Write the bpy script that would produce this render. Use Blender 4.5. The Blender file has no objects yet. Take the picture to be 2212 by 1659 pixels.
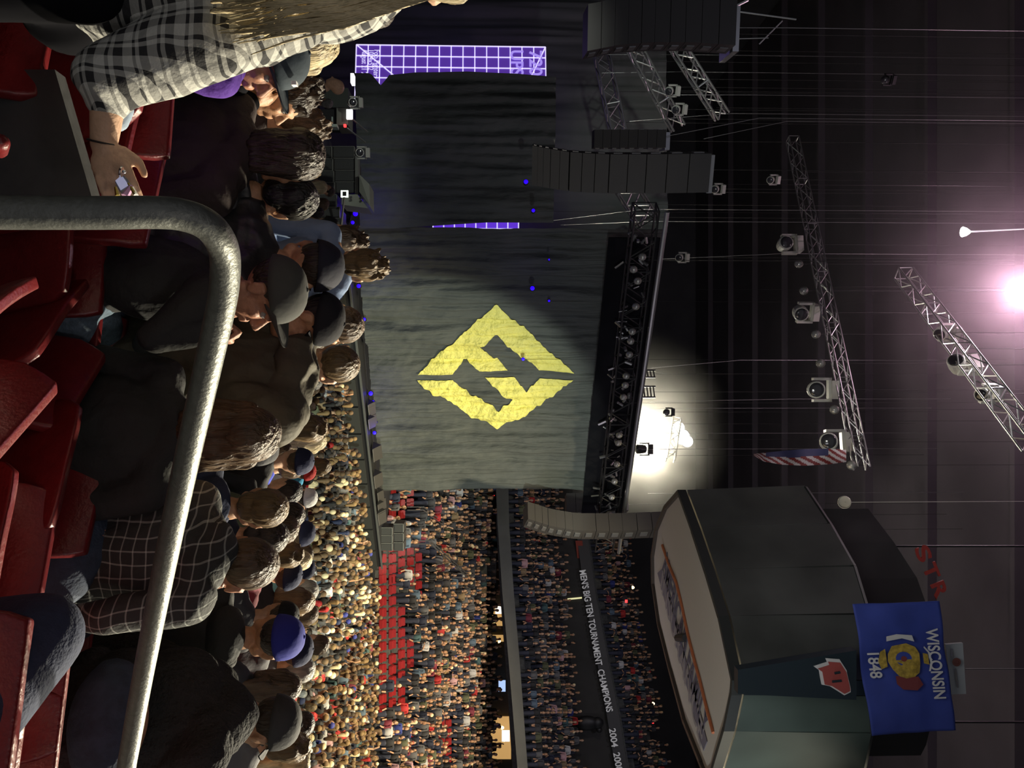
import bpy, bmesh, math, random
from mathutils import Vector, Matrix, noise
R = random.Random(7)
SC = bpy.context.scene
COL = SC.collection
PI = math.pi

# ---------------------------------------------------------------- camera, world, lights, exposure
F = 1800.0; HZ = 1050.0; ZC = 6.3
PITCH = math.atan((1106 - HZ) / F)
CAM = Vector((0, 0, ZC))
DV = Vector((0, math.cos(PITCH), math.sin(PITCH)))
UV = Vector((0, -math.sin(PITCH), math.cos(PITCH)))
XV = Vector((1, 0, 0))
cd = bpy.data.cameras.new('camera'); cam = bpy.data.objects.new('camera', cd); COL.objects.link(cam)
cd.sensor_fit = 'HORIZONTAL'; cd.sensor_width = 36; cd.lens = F / 2212 * 36; cd.clip_start = 0.05; cd.clip_end = 400
m = Matrix((UV, -XV, -DV)).transposed().to_4x4(); m.translation = CAM   # phone held on its side
cam.matrix_world = m
SC.camera = cam
SC.view_settings.view_transform = 'Standard'
SC.view_settings.look = 'None'
SC.view_settings.exposure = 0.0
SC.view_settings.gamma = 1.0
SC.view_settings.use_curve_mapping = False
W = bpy.data.worlds.new('arena_dark'); SC.world = W; W.use_nodes = True
W.node_tree.nodes['Background'].inputs[0].default_value = (0.78, 0.78, 0.86, 1)
W.node_tree.nodes['Background'].inputs[1].default_value = 0.2

def ray(px, py):
    return DV + XV * ((py - 829.5) / F) + UV * ((px - 1106) / F)
def P(px, py, d):
    r = ray(px, py); return CAM + r * (d / r.y)
def PZ(px, py, z):
    r = ray(px, py); return CAM + r * ((z - ZC) / r.z)
def PV(px, py, a, b):
    """where the sight line meets the upright plane through plan points a and b"""
    r = ray(px, py); n = Vector((b[1] - a[1], -(b[0] - a[0]), 0))
    return CAM + r * (n.dot(Vector((a[0], a[1], ZC)) - CAM) / n.dot(r))
def PL(py, d):
    return ((py - 829.5) / F * d / DV.y, d)
def proj(p):
    q = p - CAM; w = q.dot(DV)
    return (1106 + F * q.dot(UV) / w, 829.5 + F * q.x / w, w)

def spot(name, loc, target, power, color, angle, blend=0.5, size=0.3):
    l = bpy.data.lights.new(name, 'SPOT'); l.energy = power; l.color = color; l.spot_size = math.radians(angle); l.spot_blend = blend; l.shadow_soft_size = size
    o = bpy.data.objects.new(name, l); COL.objects.link(o); o.location = loc
    o.rotation_euler = (Vector(target) - Vector(loc)).to_track_quat('-Z', 'Y').to_euler(); return o
def point(name, loc, power, color, size=0.1):
    l = bpy.data.lights.new(name, 'POINT'); l.energy = power; l.color = color; l.shadow_soft_size = size
    o = bpy.data.objects.new(name, l); COL.objects.link(o); o.location = loc; return o
WARM = (1.0, 0.86, 0.55); COOL = (0.86, 1.0, 0.92)
spot('crowd_light', (9, 21, 22), (8, 28, 0), 34000, WARM, 72, 0.8, 0.6)
spot('crowd_light', (24, 24, 22), (17, 26, 0), 24000, WARM, 72, 0.8, 0.6)
spot('crowd_light', (13, 21, 17), (4.5, 9, 2.6), 38000, (1, .9, .66), 50, 0.7, 0.5)
spot('bowl_light', (24, 26, 20), (19, 43, 2), 30000, (1.0, 0.83, 0.56), 44, 0.8, 0.6)
spot('bowl_light', (6, 26, 22), (14, 43, 2), 14000, (1.0, 0.83, 0.56), 40, 0.8, 0.6)
spot('deck_light', (12, 30, 22), (20, 56, 9), 2800, (0.85, 0.85, 1.0), 60, 0.9, 0.8)
spot('house_light', (12, 10, 12), (1.0, 3.6, 4.8), 16000, (1.0, 0.90, 0.70), 44, 0.8, 0.3)
spot('house_light', (4, -6, 13), (0.5, 3.0, 4.6), 260, (1.0, 0.9, 0.85), 50, 0.8, 0.6)
spot('curtain_light', (12, 5, 8), P(905, 935, 33.5), 17500, (0.90, 1.0, 0.84), 29.5, 0.22, 0.12)
spot('curtain_light', (-6, 3, 18), P(1000, 300, 27), 380, (0.72, 0.74, 1.0), 40, 0.9, 0.3)
spot('rig_light', (14, 14, 9), P(1500, 500, 27), 1500, (0.9, 0.95, 1), 60, 0.8, 0.3)
spot('board_light', (9, 12, 3.5), P(1500, 1350, 20), 230, (1.0, 0.9, 0.8), 46, 0.9, 0.5)
spot('ceiling_fill', (14, 22, 3), (12, 42, 26), 2600, (.92, .84, 1.0), 130, 1.0, 2.0)  # unseen upward fills, added to raise the brightness of the ceiling
spot('ceiling_fill', (2, 10, 8), (0, 32, 24), 900, (.95, .95, 1.0), 110, 1.0, 2.0)
spot('gear_fill', (-9, 10, 13), P(740, 380, 24), 2600, (.95, 1.0, .9), 26, .8, .3)  # added spot with no known fixture, brightens the black stage gear
spot('flag_light', (2, 4, 9), P(1960, 1440, 16), 110, (0.9, 0.9, 1.0), 26, 0.6, 0.3)

# ---------------------------------------------------------------- materials
MATS = {}
def nt(m): return m.node_tree.nodes, m.node_tree.links
def mat(name, col, rough=0.6, metal=0.0, bump=0.0, bscale=30.0, var=0.0, emit=None, es=0.0, spec=0.5, coat=0.0, objcol=False, stretch=None, bd=0.02):
    if name in MATS: return MATS[name]
    m = bpy.data.materials.new(name); m.use_nodes = True; n, l = nt(m); b = n['Principled BSDF']
    b.inputs['Base Color'].default_value = (*col, 1); b.inputs['Roughness'].default_value = rough; b.inputs['Metallic'].default_value = metal
    b.inputs['Specular IOR Level'].default_value = spec; b.inputs['Coat Weight'].default_value = coat
    tc = n.new('ShaderNodeTexCoord'); mp = n.new('ShaderNodeMapping'); l.new(tc.outputs['Object'], mp.inputs[0])
    if stretch: mp.inputs['Scale'].default_value = stretch
    src = None
    if objcol:
        oi = n.new('ShaderNodeObjectInfo'); src = oi.outputs['Color']
    if var > 0:
        nz = n.new('ShaderNodeTexNoise'); nz.inputs['Scale'].default_value = bscale * 0.35; nz.inputs['Detail'].default_value = 4; l.new(mp.outputs[0], nz.inputs[0])
        mr = n.new('ShaderNodeMapRange'); mr.inputs[1].default_value = .3; mr.inputs[2].default_value = .7; mr.inputs[3].default_value = 1 - var; mr.inputs[4].default_value = 1 + var; l.new(nz.outputs[0], mr.inputs[0])
        mx = n.new('ShaderNodeMix'); mx.data_type = 'RGBA'; mx.blend_type = 'MULTIPLY'; mx.inputs[0].default_value = 1
        if src: l.new(src, mx.inputs[6])
        else: mx.inputs[6].default_value = (*col, 1)
        l.new(mr.outputs[0], mx.inputs[7]); src = mx.outputs[2]
    if src: l.new(src, b.inputs['Base Color'])
    if bump > 0:
        nb = n.new('ShaderNodeTexNoise'); nb.inputs['Scale'].default_value = bscale; nb.inputs['Detail'].default_value = 3; l.new(mp.outputs[0], nb.inputs[0])
        bp = n.new('ShaderNodeBump'); bp.inputs['Strength'].default_value = min(1, bump); bp.inputs['Distance'].default_value = bd; l.new(nb.outputs[0], bp.inputs['Height']); l.new(bp.outputs[0], b.inputs['Normal'])
    if emit:
        b.inputs['Emission Color'].default_value = (*emit, 1); b.inputs['Emission Strength'].default_value = es
    MATS[name] = m; return m
def plaid(name, dark, light, pitch, lw=0.18, rot=(0, 0, 0), second=None, axes=(0, 2)):
    if name in MATS: return MATS[name]
    m = mat(name, dark, 0.85, bump=.25, bscale=60); n, l = nt(m); b = n['Principled BSDF']
    tc = n.new('ShaderNodeTexCoord'); mp = n.new('ShaderNodeMapping'); mp.inputs['Rotation'].default_value = rot; l.new(tc.outputs['Object'], mp.inputs[0])
    wob = n.new('ShaderNodeTexNoise'); wob.inputs['Scale'].default_value = 5; l.new(tc.outputs['Object'], wob.inputs[0])
    vm = n.new('ShaderNodeVectorMath'); vm.operation = 'SCALE'; vm.inputs['Scale'].default_value = 0.05; l.new(wob.outputs[1], vm.inputs[0])
    va = n.new('ShaderNodeVectorMath'); l.new(mp.outputs[0], va.inputs[0]); l.new(vm.outputs[0], va.inputs[1])
    sp = n.new('ShaderNodeSeparateXYZ'); l.new(va.outputs[0], sp.inputs[0])
    def line(ax, off, w, k=1.0):
        a = n.new('ShaderNodeMath'); a.operation = 'MULTIPLY_ADD'; a.inputs[1].default_value = k / pitch; a.inputs[2].default_value = off + 50; l.new(sp.outputs[ax], a.inputs[0])
        f = n.new('ShaderNodeMath'); f.operation = 'FRACT'; l.new(a.outputs[0], f.inputs[0])
        c = n.new('ShaderNodeMath'); c.operation = 'LESS_THAN'; c.inputs[1].default_value = w; l.new(f.outputs[0], c.inputs[0]); return c.outputs[0]
    def add(x, y, k=1.0):
        a = n.new('ShaderNodeMath'); a.operation = 'ADD'; l.new(x, a.inputs[0]); l.new(y, a.inputs[1]); return a.outputs[0]
    h = add(line(axes[0], 0, lw), line(axes[1], 0.2, lw))
    if second:
        h = add(h, add(line(axes[0], .5, second), line(axes[1], .7, second)))
    d = n.new('ShaderNodeMath'); d.operation = 'MULTIPLY'; d.inputs[1].default_value = 0.5; d.use_clamp = True; l.new(h, d.inputs[0])
    mx = n.new('ShaderNodeMix'); mx.data_type = 'RGBA'; mx.inputs[6].default_value = (*dark, 1); mx.inputs[7].default_value = (*light, 1); l.new(d.outputs[0], mx.inputs[0]); l.new(mx.outputs[2], b.inputs['Base Color'])
    return m

M_black = mat('black_metal', (0.012, 0.012, 0.013), 0.5, bump=.1)
M_blackm = mat('matt_black_cloth', (0.008, 0.008, 0.01), 0.95, var=.3, bscale=2, spec=.04)
M_steel = mat('aluminium', (0.62, 0.63, 0.62), 0.32, 0.9, bump=.05)
M_conc = mat('concrete', (0.075, 0.078, 0.078), 0.9, bump=.3, bscale=18, var=.25)
M_concl = mat('pale_concrete', (0.16, 0.165, 0.14), 0.85, bump=.2, bscale=10, var=.15)
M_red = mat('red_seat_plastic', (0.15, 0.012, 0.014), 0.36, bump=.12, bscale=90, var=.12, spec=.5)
M_skin = mat('skin', (0.50, 0.27, 0.15), 0.55, bump=.15, bscale=120, var=.12)
M_skin2 = mat('skin_pale', (0.60, 0.37, 0.24), 0.55, bump=.15, bscale=120, var=.1)
M_eye = mat('eye_white', (0.26, 0.24, 0.22), 0.3)  # whites kept dark: shade under the brim is put into the colour
HAIRC = {'brown': (0.085, 0.052, 0.026), 'dark brown': (0.028, 0.018, 0.011), 'blond': (0.50, 0.41, 0.24), 'light brown': (0.13, 0.083, 0.036), 'black': (0.010, 0.009, 0.009), 'grey': (0.22, 0.21, 0.19)}
M_hair = {k: mat('hair_' + k.replace(' ', '_'), c, 0.5, bump=.9, bscale=70, var=.45, stretch=(1, 1, .22)) for k, c in HAIRC.items()}
M_shirt = mat('shirt_cloth', (0.2, 0.2, 0.2), 0.85, bump=.5, bscale=14, objcol=True, var=.08)
M_jeans = mat('dark_denim', (0.035, 0.05, 0.085), 0.85, bump=.3, bscale=80, var=.2)

# ---------------------------------------------------------------- object helpers
def tag(o, label=None, cat=None, group=None, kind=None):
    if label: o['label'] = label
    if cat: o['category'] = cat
    if group: o['group'] = group
    if kind: o['kind'] = kind
    return o
def empty(name, loc, label=None, cat=None, group=None):
    o = bpy.data.objects.new(name, None); COL.objects.link(o); o.location = loc; o.empty_display_size = .1
    return tag(o, label, cat, group)
def link(name, me, parent=None, mats=None, loc=None, smooth=False):
    """link a mesh given in world coordinates; under a parent it keeps its place"""
    o = bpy.data.objects.new(name, me); COL.objects.link(o)
    for mm in (mats or []): me.materials.append(mm)
    if smooth:
        me.polygons.foreach_set('use_smooth', [True] * len(me.polygons))
    base = None
    if parent is not None:
        o.parent = parent; q = parent; base = Vector((0, 0, 0))
        while q is not None: base = base + q.location; q = q.parent
    elif loc is not None: base = Vector(loc); o.location = loc
    if base is not None: me.transform(Matrix.Translation(-base))
    return o
def bm_obj(name, bm, mats, parent=None, loc=None, smooth=False):
    me = bpy.data.meshes.new(name); bm.to_mesh(me); bm.free()
    return link(name, me, parent, mats if isinstance(mats, list) else [mats], loc, smooth)
class MB:
    """collects shapes into one mesh"""
    def __init__(s): s.v = []; s.f = []; s.mi = []
    def add(s, vs, fs, mi=0):
        o = len(s.v); s.v += [tuple(v) for v in vs]; s.f += [tuple(i + o for i in f) for f in fs]; s.mi += [mi] * len(fs)
    def box(s, c, ax, hs, mi=0):
        """centre, three axes, half sizes"""
        c = Vector(c); X, Y, Z = [Vector(a) for a in ax]
        vs = [c + X * hs[0] * i + Y * hs[1] * j + Z * hs[2] * k for i in (-1, 1) for j in (-1, 1) for k in (-1, 1)]
        s.add(vs, [(0, 1, 3, 2), (4, 6, 7, 5), (0, 4, 5, 1), (2, 3, 7, 6), (0, 2, 6, 4), (1, 5, 7, 3)], mi)
    def hull8(s, a, b, mi=0):
        """a and b: two matching quads"""
        n = len(a)
        s.add(list(a) + list(b), [tuple(range(n))[::-1], tuple(range(n, 2 * n))] + [(i, (i + 1) % n, n + (i + 1) % n, n + i) for i in range(n)], mi)
    def tube(s, pts, r, seg=8, mi=0, cap=True):
        pts = [Vector(p) for p in pts]; rs = r if isinstance(r, (list, tuple)) else [r] * len(pts)
        t0 = (pts[1] - pts[0]).normalized(); up = Vector((0, 0, 1)) if abs(t0.z) < .9 else Vector((1, 0, 0)); u = t0.cross(up).normalized()
        rings = []
        for i, p in enumerate(pts):
            t = ((pts[min(i + 1, len(pts) - 1)] - pts[max(i - 1, 0)])).normalized(); u = (u - t * u.dot(t)).normalized(); w = t.cross(u)
            rings.append([p + (u * math.cos(2 * PI * k / seg) + w * math.sin(2 * PI * k / seg)) * rs[i] for k in range(seg)])
        vs = [v for g in rings for v in g]; fs = []
        for i in range(len(pts) - 1):
            for k in range(seg):
                a = i * seg + k; b2 = i * seg + (k + 1) % seg; fs.append((a, b2, b2 + seg, a + seg))
        if cap: fs += [tuple(range(seg))[::-1], tuple(range(len(vs) - seg, len(vs)))]
        s.add(vs, fs, mi)
    def lathe(s, c, ax, prof, seg=16, mi=0):
        """profile of (radius, height) along an axis"""
        c = Vector(c); a = Vector(ax).normalized(); u = a.cross(Vector((0, 0, 1)) if abs(a.z) < .9 else Vector((1, 0, 0))).normalized(); w = a.cross(u)
        vs = [c + a * h + (u * math.cos(2 * PI * k / seg) + w * math.sin(2 * PI * k / seg)) * r for r, h in prof for k in range(seg)]
        fs = [(i * seg + k, i * seg + (k + 1) % seg, (i + 1) * seg + (k + 1) % seg, (i + 1) * seg + k) for i in range(len(prof) - 1) for k in range(seg)]
        fs += [tuple(range(seg))[::-1], tuple(range(len(vs) - seg, len(vs)))]; s.add(vs, fs, mi)
    def ell(s, c, r, ax=None, seg=12, rings=8, mi=0):
        c = Vector(c); X, Y, Z = ax or (Vector((1, 0, 0)), Vector((0, 1, 0)), Vector((0, 0, 1)))
        vs = [c + Z * r[2]]
        for i in range(1, rings):
            t = PI * i / rings
            for k in range(seg):
                p = 2 * PI * k / seg; vs.append(c + X * r[0] * math.sin(t) * math.cos(p) + Y * r[1] * math.sin(t) * math.sin(p) + Z * r[2] * math.cos(t))
        vs.append(c - Z * r[2]); fs = [(0, 1 + k, 1 + (k + 1) % seg) for k in range(seg)]
        for i in range(rings - 2):
            for k in range(seg):
                a = 1 + i * seg + k; b2 = 1 + i * seg + (k + 1) % seg; fs.append((a, a + seg, b2 + seg, b2))
        L = len(vs) - 1; fs += [(L, 1 + (rings - 2) * seg + (k + 1) % seg, 1 + (rings - 2) * seg + k) for k in range(seg)]
        s.add(vs, fs, mi)
    def cap(s, a, ra, b, rb, seg=12, mi=0):
        """tapered capsule"""
        a = Vector(a); b = Vector(b); t = (b - a)
        if t.length < 1e-5: return s.ell(a, (ra, ra, ra), mi=mi)
        t.normalize(); pts = []; rs = []
        for i in range(1, 5): an = PI / 2 * i / 4; pts.append(a - t * ra * math.cos(an)); rs.append(ra * math.sin(an))
        for i in range(0, 4): an = PI / 2 * i / 4; pts.append(b + t * rb * math.sin(an)); rs.append(rb * math.cos(an))
        if (b - a).length < 1e-3: return s.ell(a, (ra, ra, ra), mi=mi)
        s.tube(pts, rs, seg, mi)
    def grid(s, fn, nu, nv, mi=0):
        vs = [fn(i / nu, j / nv) for i in range(nu + 1) for j in range(nv + 1)]
        s.add(vs, [(i * (nv + 1) + j, (i + 1) * (nv + 1) + j, (i + 1) * (nv + 1) + j + 1, i * (nv + 1) + j + 1) for i in range(nu) for j in range(nv)], mi)
    def mesh(s, name='m'):
        me = bpy.data.meshes.new(name); me.from_pydata(s.v, [], s.f); me.polygons.foreach_set('material_index', s.mi); me.update(); return me
    def build(s, name, mats, parent=None, loc=None, smooth=False):
        return link(name, s.mesh(name), parent, mats if isinstance(mats, list) else [mats], loc, smooth)

def evalmesh(me, mods):
    o = bpy.data.objects.new('work', me); COL.objects.link(o)
    for typ, kw in mods:
        md = o.modifiers.new('w', typ)
        for k, v in kw.items(): setattr(md, k, v)
    dg = bpy.context.evaluated_depsgraph_get(); r = bpy.data.meshes.new_from_object(o.evaluated_get(dg)); bpy.data.objects.remove(o); bpy.data.meshes.remove(me); return r
def fuse(mb, voxel, smooth=4, wrinkle=0.0, wscale=9.0, seed=0, vert=1.0):
    """union of closed shapes as one continuous smooth skin"""
    me = evalmesh(mb.mesh(), [('REMESH', dict(mode='VOXEL', voxel_size=voxel)), ('SMOOTH', dict(factor=.5, iterations=smooth))])
    if wrinkle > 0:
        off = Vector((seed * 3.1, seed * 1.7, seed)); n = len(me.vertices); co = [0.0] * (3 * n); no = [0.0] * (3 * n)
        me.vertices.foreach_get('co', co); me.vertex_normals.foreach_get('vector', no)
        for i in range(0, 3 * n, 3):
            q = Vector((co[i], co[i + 1], co[i + 2] * vert)) * wscale + off
            k = wrinkle * ((1 - abs(noise.noise(q)) * 2.2) * 0.8 + noise.noise(q * .45) * 1.2)
            co[i] += no[i] * k; co[i + 1] += no[i + 1] * k; co[i + 2] += no[i + 2] * k
        me.vertices.foreach_set('co', co)
    me.polygons.foreach_set('use_smooth', [True] * len(me.polygons)); me.update()
    return me
def hang(root, p, top=25.58, r=.007, mt=None):
    mb = MB(); p = Vector(p); mb.tube([p, Vector((p.x, p.y, top))], r, 5); return mb.build('hoist_cable', mt or mat('hoist_cable_metal', (.012, .012, .012), .7), root)
def basis(fwd, up=Vector((0, 0, 1))):
    f = Vector(fwd).normalized(); r = f.cross(up).normalized(); u = r.cross(f).normalized(); return r, f, u
def frame_obj(o, origin, X, Y):
    X = Vector(X).normalized(); Y = Vector(Y).normalized(); Z = X.cross(Y).normalized(); mm = Matrix((X, Y, Z)).transposed().to_4x4(); mm.translation = origin; return mm
def text_mesh(name, body, size, mtx, material, parent, width=None, extrude=0.004, bold=False, spacing=1.0):
    c = bpy.data.curves.new(name, 'FONT'); c.body = body; c.size = size; c.extrude = extrude; c.align_x = 'CENTER'; c.align_y = 'CENTER'; c.space_character = spacing
    if bold: c.offset = size * 0.018
    o = bpy.data.objects.new('work', c); COL.objects.link(o)
    dg = bpy.context.evaluated_depsgraph_get(); me = bpy.data.meshes.new_from_object(o.evaluated_get(dg)); bpy.data.objects.remove(o)
    if width:
        xs = [v.co.x for v in me.vertices]; k = width / (max(xs) - min(xs)); me.transform(Matrix.Diagonal((k, 1, 1, 1)))
    me.transform(mtx); me.materials.clear()
    return link(name, me, parent, [material])
# ---------------------------------------------------------------- setting
AX, NX = Vector((math.cos(math.radians(15)), -math.sin(math.radians(15)), 0)), Vector((math.sin(math.radians(15)), math.cos(math.radians(15)), 0))
def sdist(p): return p[0] * NX.x + p[1] * NX.y
def structure(o): o['kind'] = 'structure'; return o
def terr(s):
    k = max(0, math.floor((s - 1.45) / 0.8)); return 4.63 - .3 * k if k <= 3 else max(0.0, 3.73 - .18 * (k - 3))
def left_z(y):
    y = math.floor(y / .8) * .8
    return 3.95 - .19 * (y - 4.6) if y < 11 else max(0, 2.73 - .225 * (y - 11))
def left_lim(y): return .02 * y if y < 6 else -.25 * y
def ground(p):
    g = terr(sdist(p)); y = p[1]
    if 4.0 <= y < 21.6 and p[0] < left_lim(math.floor(y / .8) * .8): g = max(g, left_z(y))
    return g
mb = MB()
mb.box((20, 40, -0.15), (XV, Vector((0, 1, 0)), Vector((0, 0, 1))), (70, 50, 0.15))
structure(mb.build('floor', mat('arena_floor', (0.05, 0.05, 0.052), .7, bump=.1, bscale=4, var=.2)))
prof = [(-6.0, 4.63), (2.25, 4.63)]; k = 1
while terr(1.45 + .8 * k + .1) > 0.001:
    z = terr(1.45 + .8 * k + .1); prof += [(1.45 + .8 * k, z), (1.45 + .8 * (k + 1), z)]; k += 1
prof.append((prof[-1][0], 0.001))
a = [NX * q[0] - AX * 24 + Vector((0, 0, q[1])) for q in prof] + [NX * prof[-1][0] - AX * 24, NX * -6 - AX * 24]
b = [v + AX * 52 for v in a]; n = len(a)
for i in range(n): mb.add([a[i], a[(i + 1) % n], b[(i + 1) % n], b[i]], [(0, 1, 2, 3)])
structure(mb.build('floor_terrace', M_conc))
mb = MB()
for i in range(5, 27):
    y = i * .8; z = left_z(y + .01)
    if z > .02: mb.box(((left_lim(y) - 16) / 2, y + .4, z / 2), (XV, Vector((0, 1, 0)), Vector((0, 0, 1))), ((left_lim(y) + 16) / 2, .4, z / 2))
structure(mb.build('floor_terrace_left', M_conc))
q = [P(-260, 150, 2.0), P(-260, 432, 2.0), P(200, 432, 2.0), P(150, 260, 2.0), P(118, 150, 2.0)]; mb = MB(); mb.hull8([v + Vector((0, .05, 0)) for v in q], q); structure(mb.build('wall_parapet', mat('grey_parapet', (.05, .051, .053), .9, bump=.3, bscale=12, var=.15)))
mb = MB(); mb.box((20, 78, 13), (XV, Vector((0, 1, 0)), Vector((0, 0, 1))), (70, .2, 13))
structure(mb.build('wall_far', mat('dark_wall', (0.045, 0.045, 0.05), .9, var=.2, bscale=1)))
mb = MB(); mb.box((-26, 32, 13), (XV, Vector((0, 1, 0)), Vector((0, 0, 1))), (.2, 46, 13))
structure(mb.build('wall_left', MATS['dark_wall']))
mb = MB(); mb.box((20, 32, 26.2), (XV, Vector((0, 1, 0)), Vector((0, 0, 1))), (48, 48, .2))
structure(mb.build('ceiling', mat('dark_ceiling', (0.058, 0.05, 0.06), .85, var=.15, bscale=1)))
for i in range(9):
    mb = MB(); y = 24 + i * 6
    mb.box((20, y, 25.8), (XV, Vector((0, 1, 0)), Vector((0, 0, 1))), (46, .14, .2))
    structure(mb.build('ceiling_beam', MATS['dark_ceiling']))

# ---------------------------------------------------------------- opposite stand
SB = 38.5
def rowd(r): return SB + 1.0 * r
def rowz(r): return 0.95 + 0.335 * r
mb = MB(); NR = 14
mb.box((30, SB - .12, .6), (XV, Vector((0, 1, 0)), Vector((0, 0, 1))), (22, .07, .6), 1)
for r in range(NR):
    mb.box((31, rowd(r) + .5, rowz(r) / 2), (XV, Vector((0, 1, 0)), Vector((0, 0, 1))), (24, .5, rowz(r) / 2))
mb.box((31, 54.5, 2.85), (XV, Vector((0, 1, 0)), Vector((0, 0, 1))), (24, 2.0, 2.85))
structure(mb.build('floor_stand', [M_conc, M_black]))
# concourse back wall with lit openings
mb = MB(); mb.box((31, 57, 6.8), (XV, Vector((0, 1, 0)), Vector((0, 0, 1))), (24, .2, 1.6))
structure(mb.build('wall_concourse', mat('concourse_wall', (0.05, 0.045, 0.035), .9, var=.3, bscale=1)))
M_glow = mat('lit_concourse', (0.5, 0.3, 0.12), .6, emit=(1.0, 0.58, 0.2), es=.5)
M_glow2 = mat('lit_display', (0.5, 0.5, 0.5), .5, emit=(1.0, 0.95, 0.8), es=1.4)
M_glowb = mat('lit_blue_display', (0.3, 0.4, 0.6), .5, emit=(0.45, 0.62, 1.0), es=1.0)
M_exit = mat('exit_red', (0.6, 0.02, 0.02), .5, emit=(1.0, 0.03, 0.03), es=3.5)
def quadpx(name, mt, pts, d, th=.06, parent=None):
    a = [P(x, y, d) for x, y in pts]; b = [v + Vector((0, th, 0)) for v in a]; mb = MB(); mb.hull8(a, b)
    return mb.build(name, mt, parent, None if parent else a[0])
for pts, lb in [([(1036, 1310), (1088, 1310), (1088, 1352), (1036, 1352)], 'glowing amber concourse doorway below the exit sign nearest the curtain'),
                ([(1030, 1372), (1090, 1372), (1090, 1386), (1030, 1386)], 'narrow amber concourse doorway beside the bright menu screen'),
                ([(1052, 1548), (1104, 1548), (1104, 1640), (1052, 1640)], 'wide amber concourse doorway at the far right of the stand'),
                ([(1030, 1050), (1062, 1050), (1062, 1058), (1030, 1058)], 'thin orange doorway beside the curtain edge')]:
    o = quadpx('doorway', M_glow, pts, 56.6); tag(o, lb, 'doorway')
for pts, mt, lb, nm in [([(1070, 1310), (1086, 1310), (1086, 1326), (1070, 1326)], M_glow2, 'white menu screen in the amber concourse doorway near the curtain', 'display_screen'),
                ([(1084, 1578), (1101, 1578), (1101, 1602), (1084, 1602)], M_glow2, 'white menu screen at the right end of the concourse', 'display_screen'),
                ([(1077, 1470), (1092, 1470), (1092, 1494), (1077, 1494)], M_glowb, 'blue concourse screen with white shapes between the doorways', 'display_screen')]:
    o = quadpx(nm, mt, pts, 55.6); tag(o, lb, 'screen')
for i, (x, y) in enumerate([(1066, 1071), (1083, 1284), (1106, 1543), (1353, 1299), (1410, 1560)]):
    o = quadpx('exit_sign', M_exit, [(x - 2.6, y - 3), (x + 2.6, y - 3), (x + 2.6, y + 3), (x - 2.6, y + 3)], 55.5 if i < 3 else 63)
    tag(o, ['small red exit sign beside the curtain edge', 'small red exit sign over the middle concourse doorway', 'small red exit sign over the far right concourse doorway',
            'small red exit sign in the dark upper deck above the ribbon board', 'small red exit sign in the upper deck close under the scoreboard'][i], 'exit sign', 'red exit signs across the arena')
for i, (x, y) in enumerate([(1068, 1342), (1078, 1385), (1085, 1572), (1090, 1598), (1172, 1240), (1284, 1246), (1367, 1269), (1167, 1505), (1197, 1524), (1226, 1546), (1248, 1546), (1411, 1520)]):
    mb = MB(); q = P(x, y, 55.2 if i < 4 else 62); mb.lathe(q, (0, 0, -1), [(.02, -.12), (.06, -.1), (.13, .02), (.11, .06), (.0, .07)], 10)
    o = mb.build('ceiling_lamp', mat('warm_bulb', (.8, .6, .3), .5, emit=(1, .74, .32), es=5), None, q)
    tag(o, 'small warm concourse lamp glowing among the stand openings', 'lamp', 'small warm lamps across the arena')
# pale stair walls of the lower stand openings
for pts, lb in [([(1008, 1205), (1052, 1205), (1052, 1262), (1022, 1240)], 'pale concrete stair wall beside the upper aisle near the curtain'),
                ([(1040, 1465), (1056, 1465), (1062, 1500), (1036, 1508)], 'pale concrete stair wall under the blue screen'),
                ([(1022, 1335), (1034, 1335), (1034, 1420), (1026, 1420)], 'long low pale wall under the middle doorway')]:
    o = quadpx('stair_wall', M_concl, pts, 51.6, .3); tag(o, lb, 'wall')
# fascia under the upper deck
def fascia(name, m0, x0, x1, d0, d1, ys, xs0, xs1, th=.25):
    mb = MB(); n = len(ys) - 1
    a = []; b = []
    for i, y in enumerate(ys):
        d = d0 + (d1 - d0) * i / n
        a.append(P(xs0[i], y, d)); b.append(P(xs1[i], y, d))
    for i in range(n):
        q = [a[i], b[i], b[i + 1], a[i + 1]]; mb.hull8(q, [v + Vector((0, th, 0)) for v in q])
    return mb.build(name, m0)
ys = [1046, 1134, 1280, 1420, 1540, 1700]
structure(fascia('trim_deck_fascia', mat('grey_fascia', (0.10, 0.105, 0.10), .8, bump=.05, var=.12, bscale=2), 0, 0, 52, 46, ys, [1071, 1075, 1085, 1098, 1108, 1121], [1098, 1100, 1110, 1122, 1131, 1143]))
# upper deck: stepped rows behind the fascia
def deck(name, rows, x0s, ys, d0, step, rise):
    mb = MB()
    for r in range(rows):
        for i in range(len(ys) - 1):
            q = []
            for y, x, dd in ((ys[i], x0s[i], d0[i]), (ys[i + 1], x0s[i + 1], d0[i + 1])):
                p = P(x, y, dd); r2 = Vector((p.x, p.y, 0)).normalized(); q.append(p + r2 * step * r + Vector((0, 0, rise * r)))
                q.append(p + r2 * step * (r + 1) + Vector((0, 0, rise * r)))
            t = [q[0], q[1], q[3], q[2]]; mb.hull8([v - Vector((0, 0, rise + .3)) for v in t], t)
    return structure(mb.build(name, M_conc))
D0 = [53, 52, 50.6, 49.2, 48, 46.6]
deck('floor_upper_deck', 8, [1096, 1097, 1106, 1118, 1127, 1138], ys, D0, 1.0, .42)
D2 = [66, 64, 61, 58, 56, 54]
structure(fascia('wall_deck_back', mat('deck_back_wall', (0.035, 0.034, 0.032), .9, var=.3, bscale=1), 0, 0, 63, 55, ys, [1150, 1160, 1170, 1180, 1190, 1200], [1244, 1258, 1276, 1298, 1322, 1352]))
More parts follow.
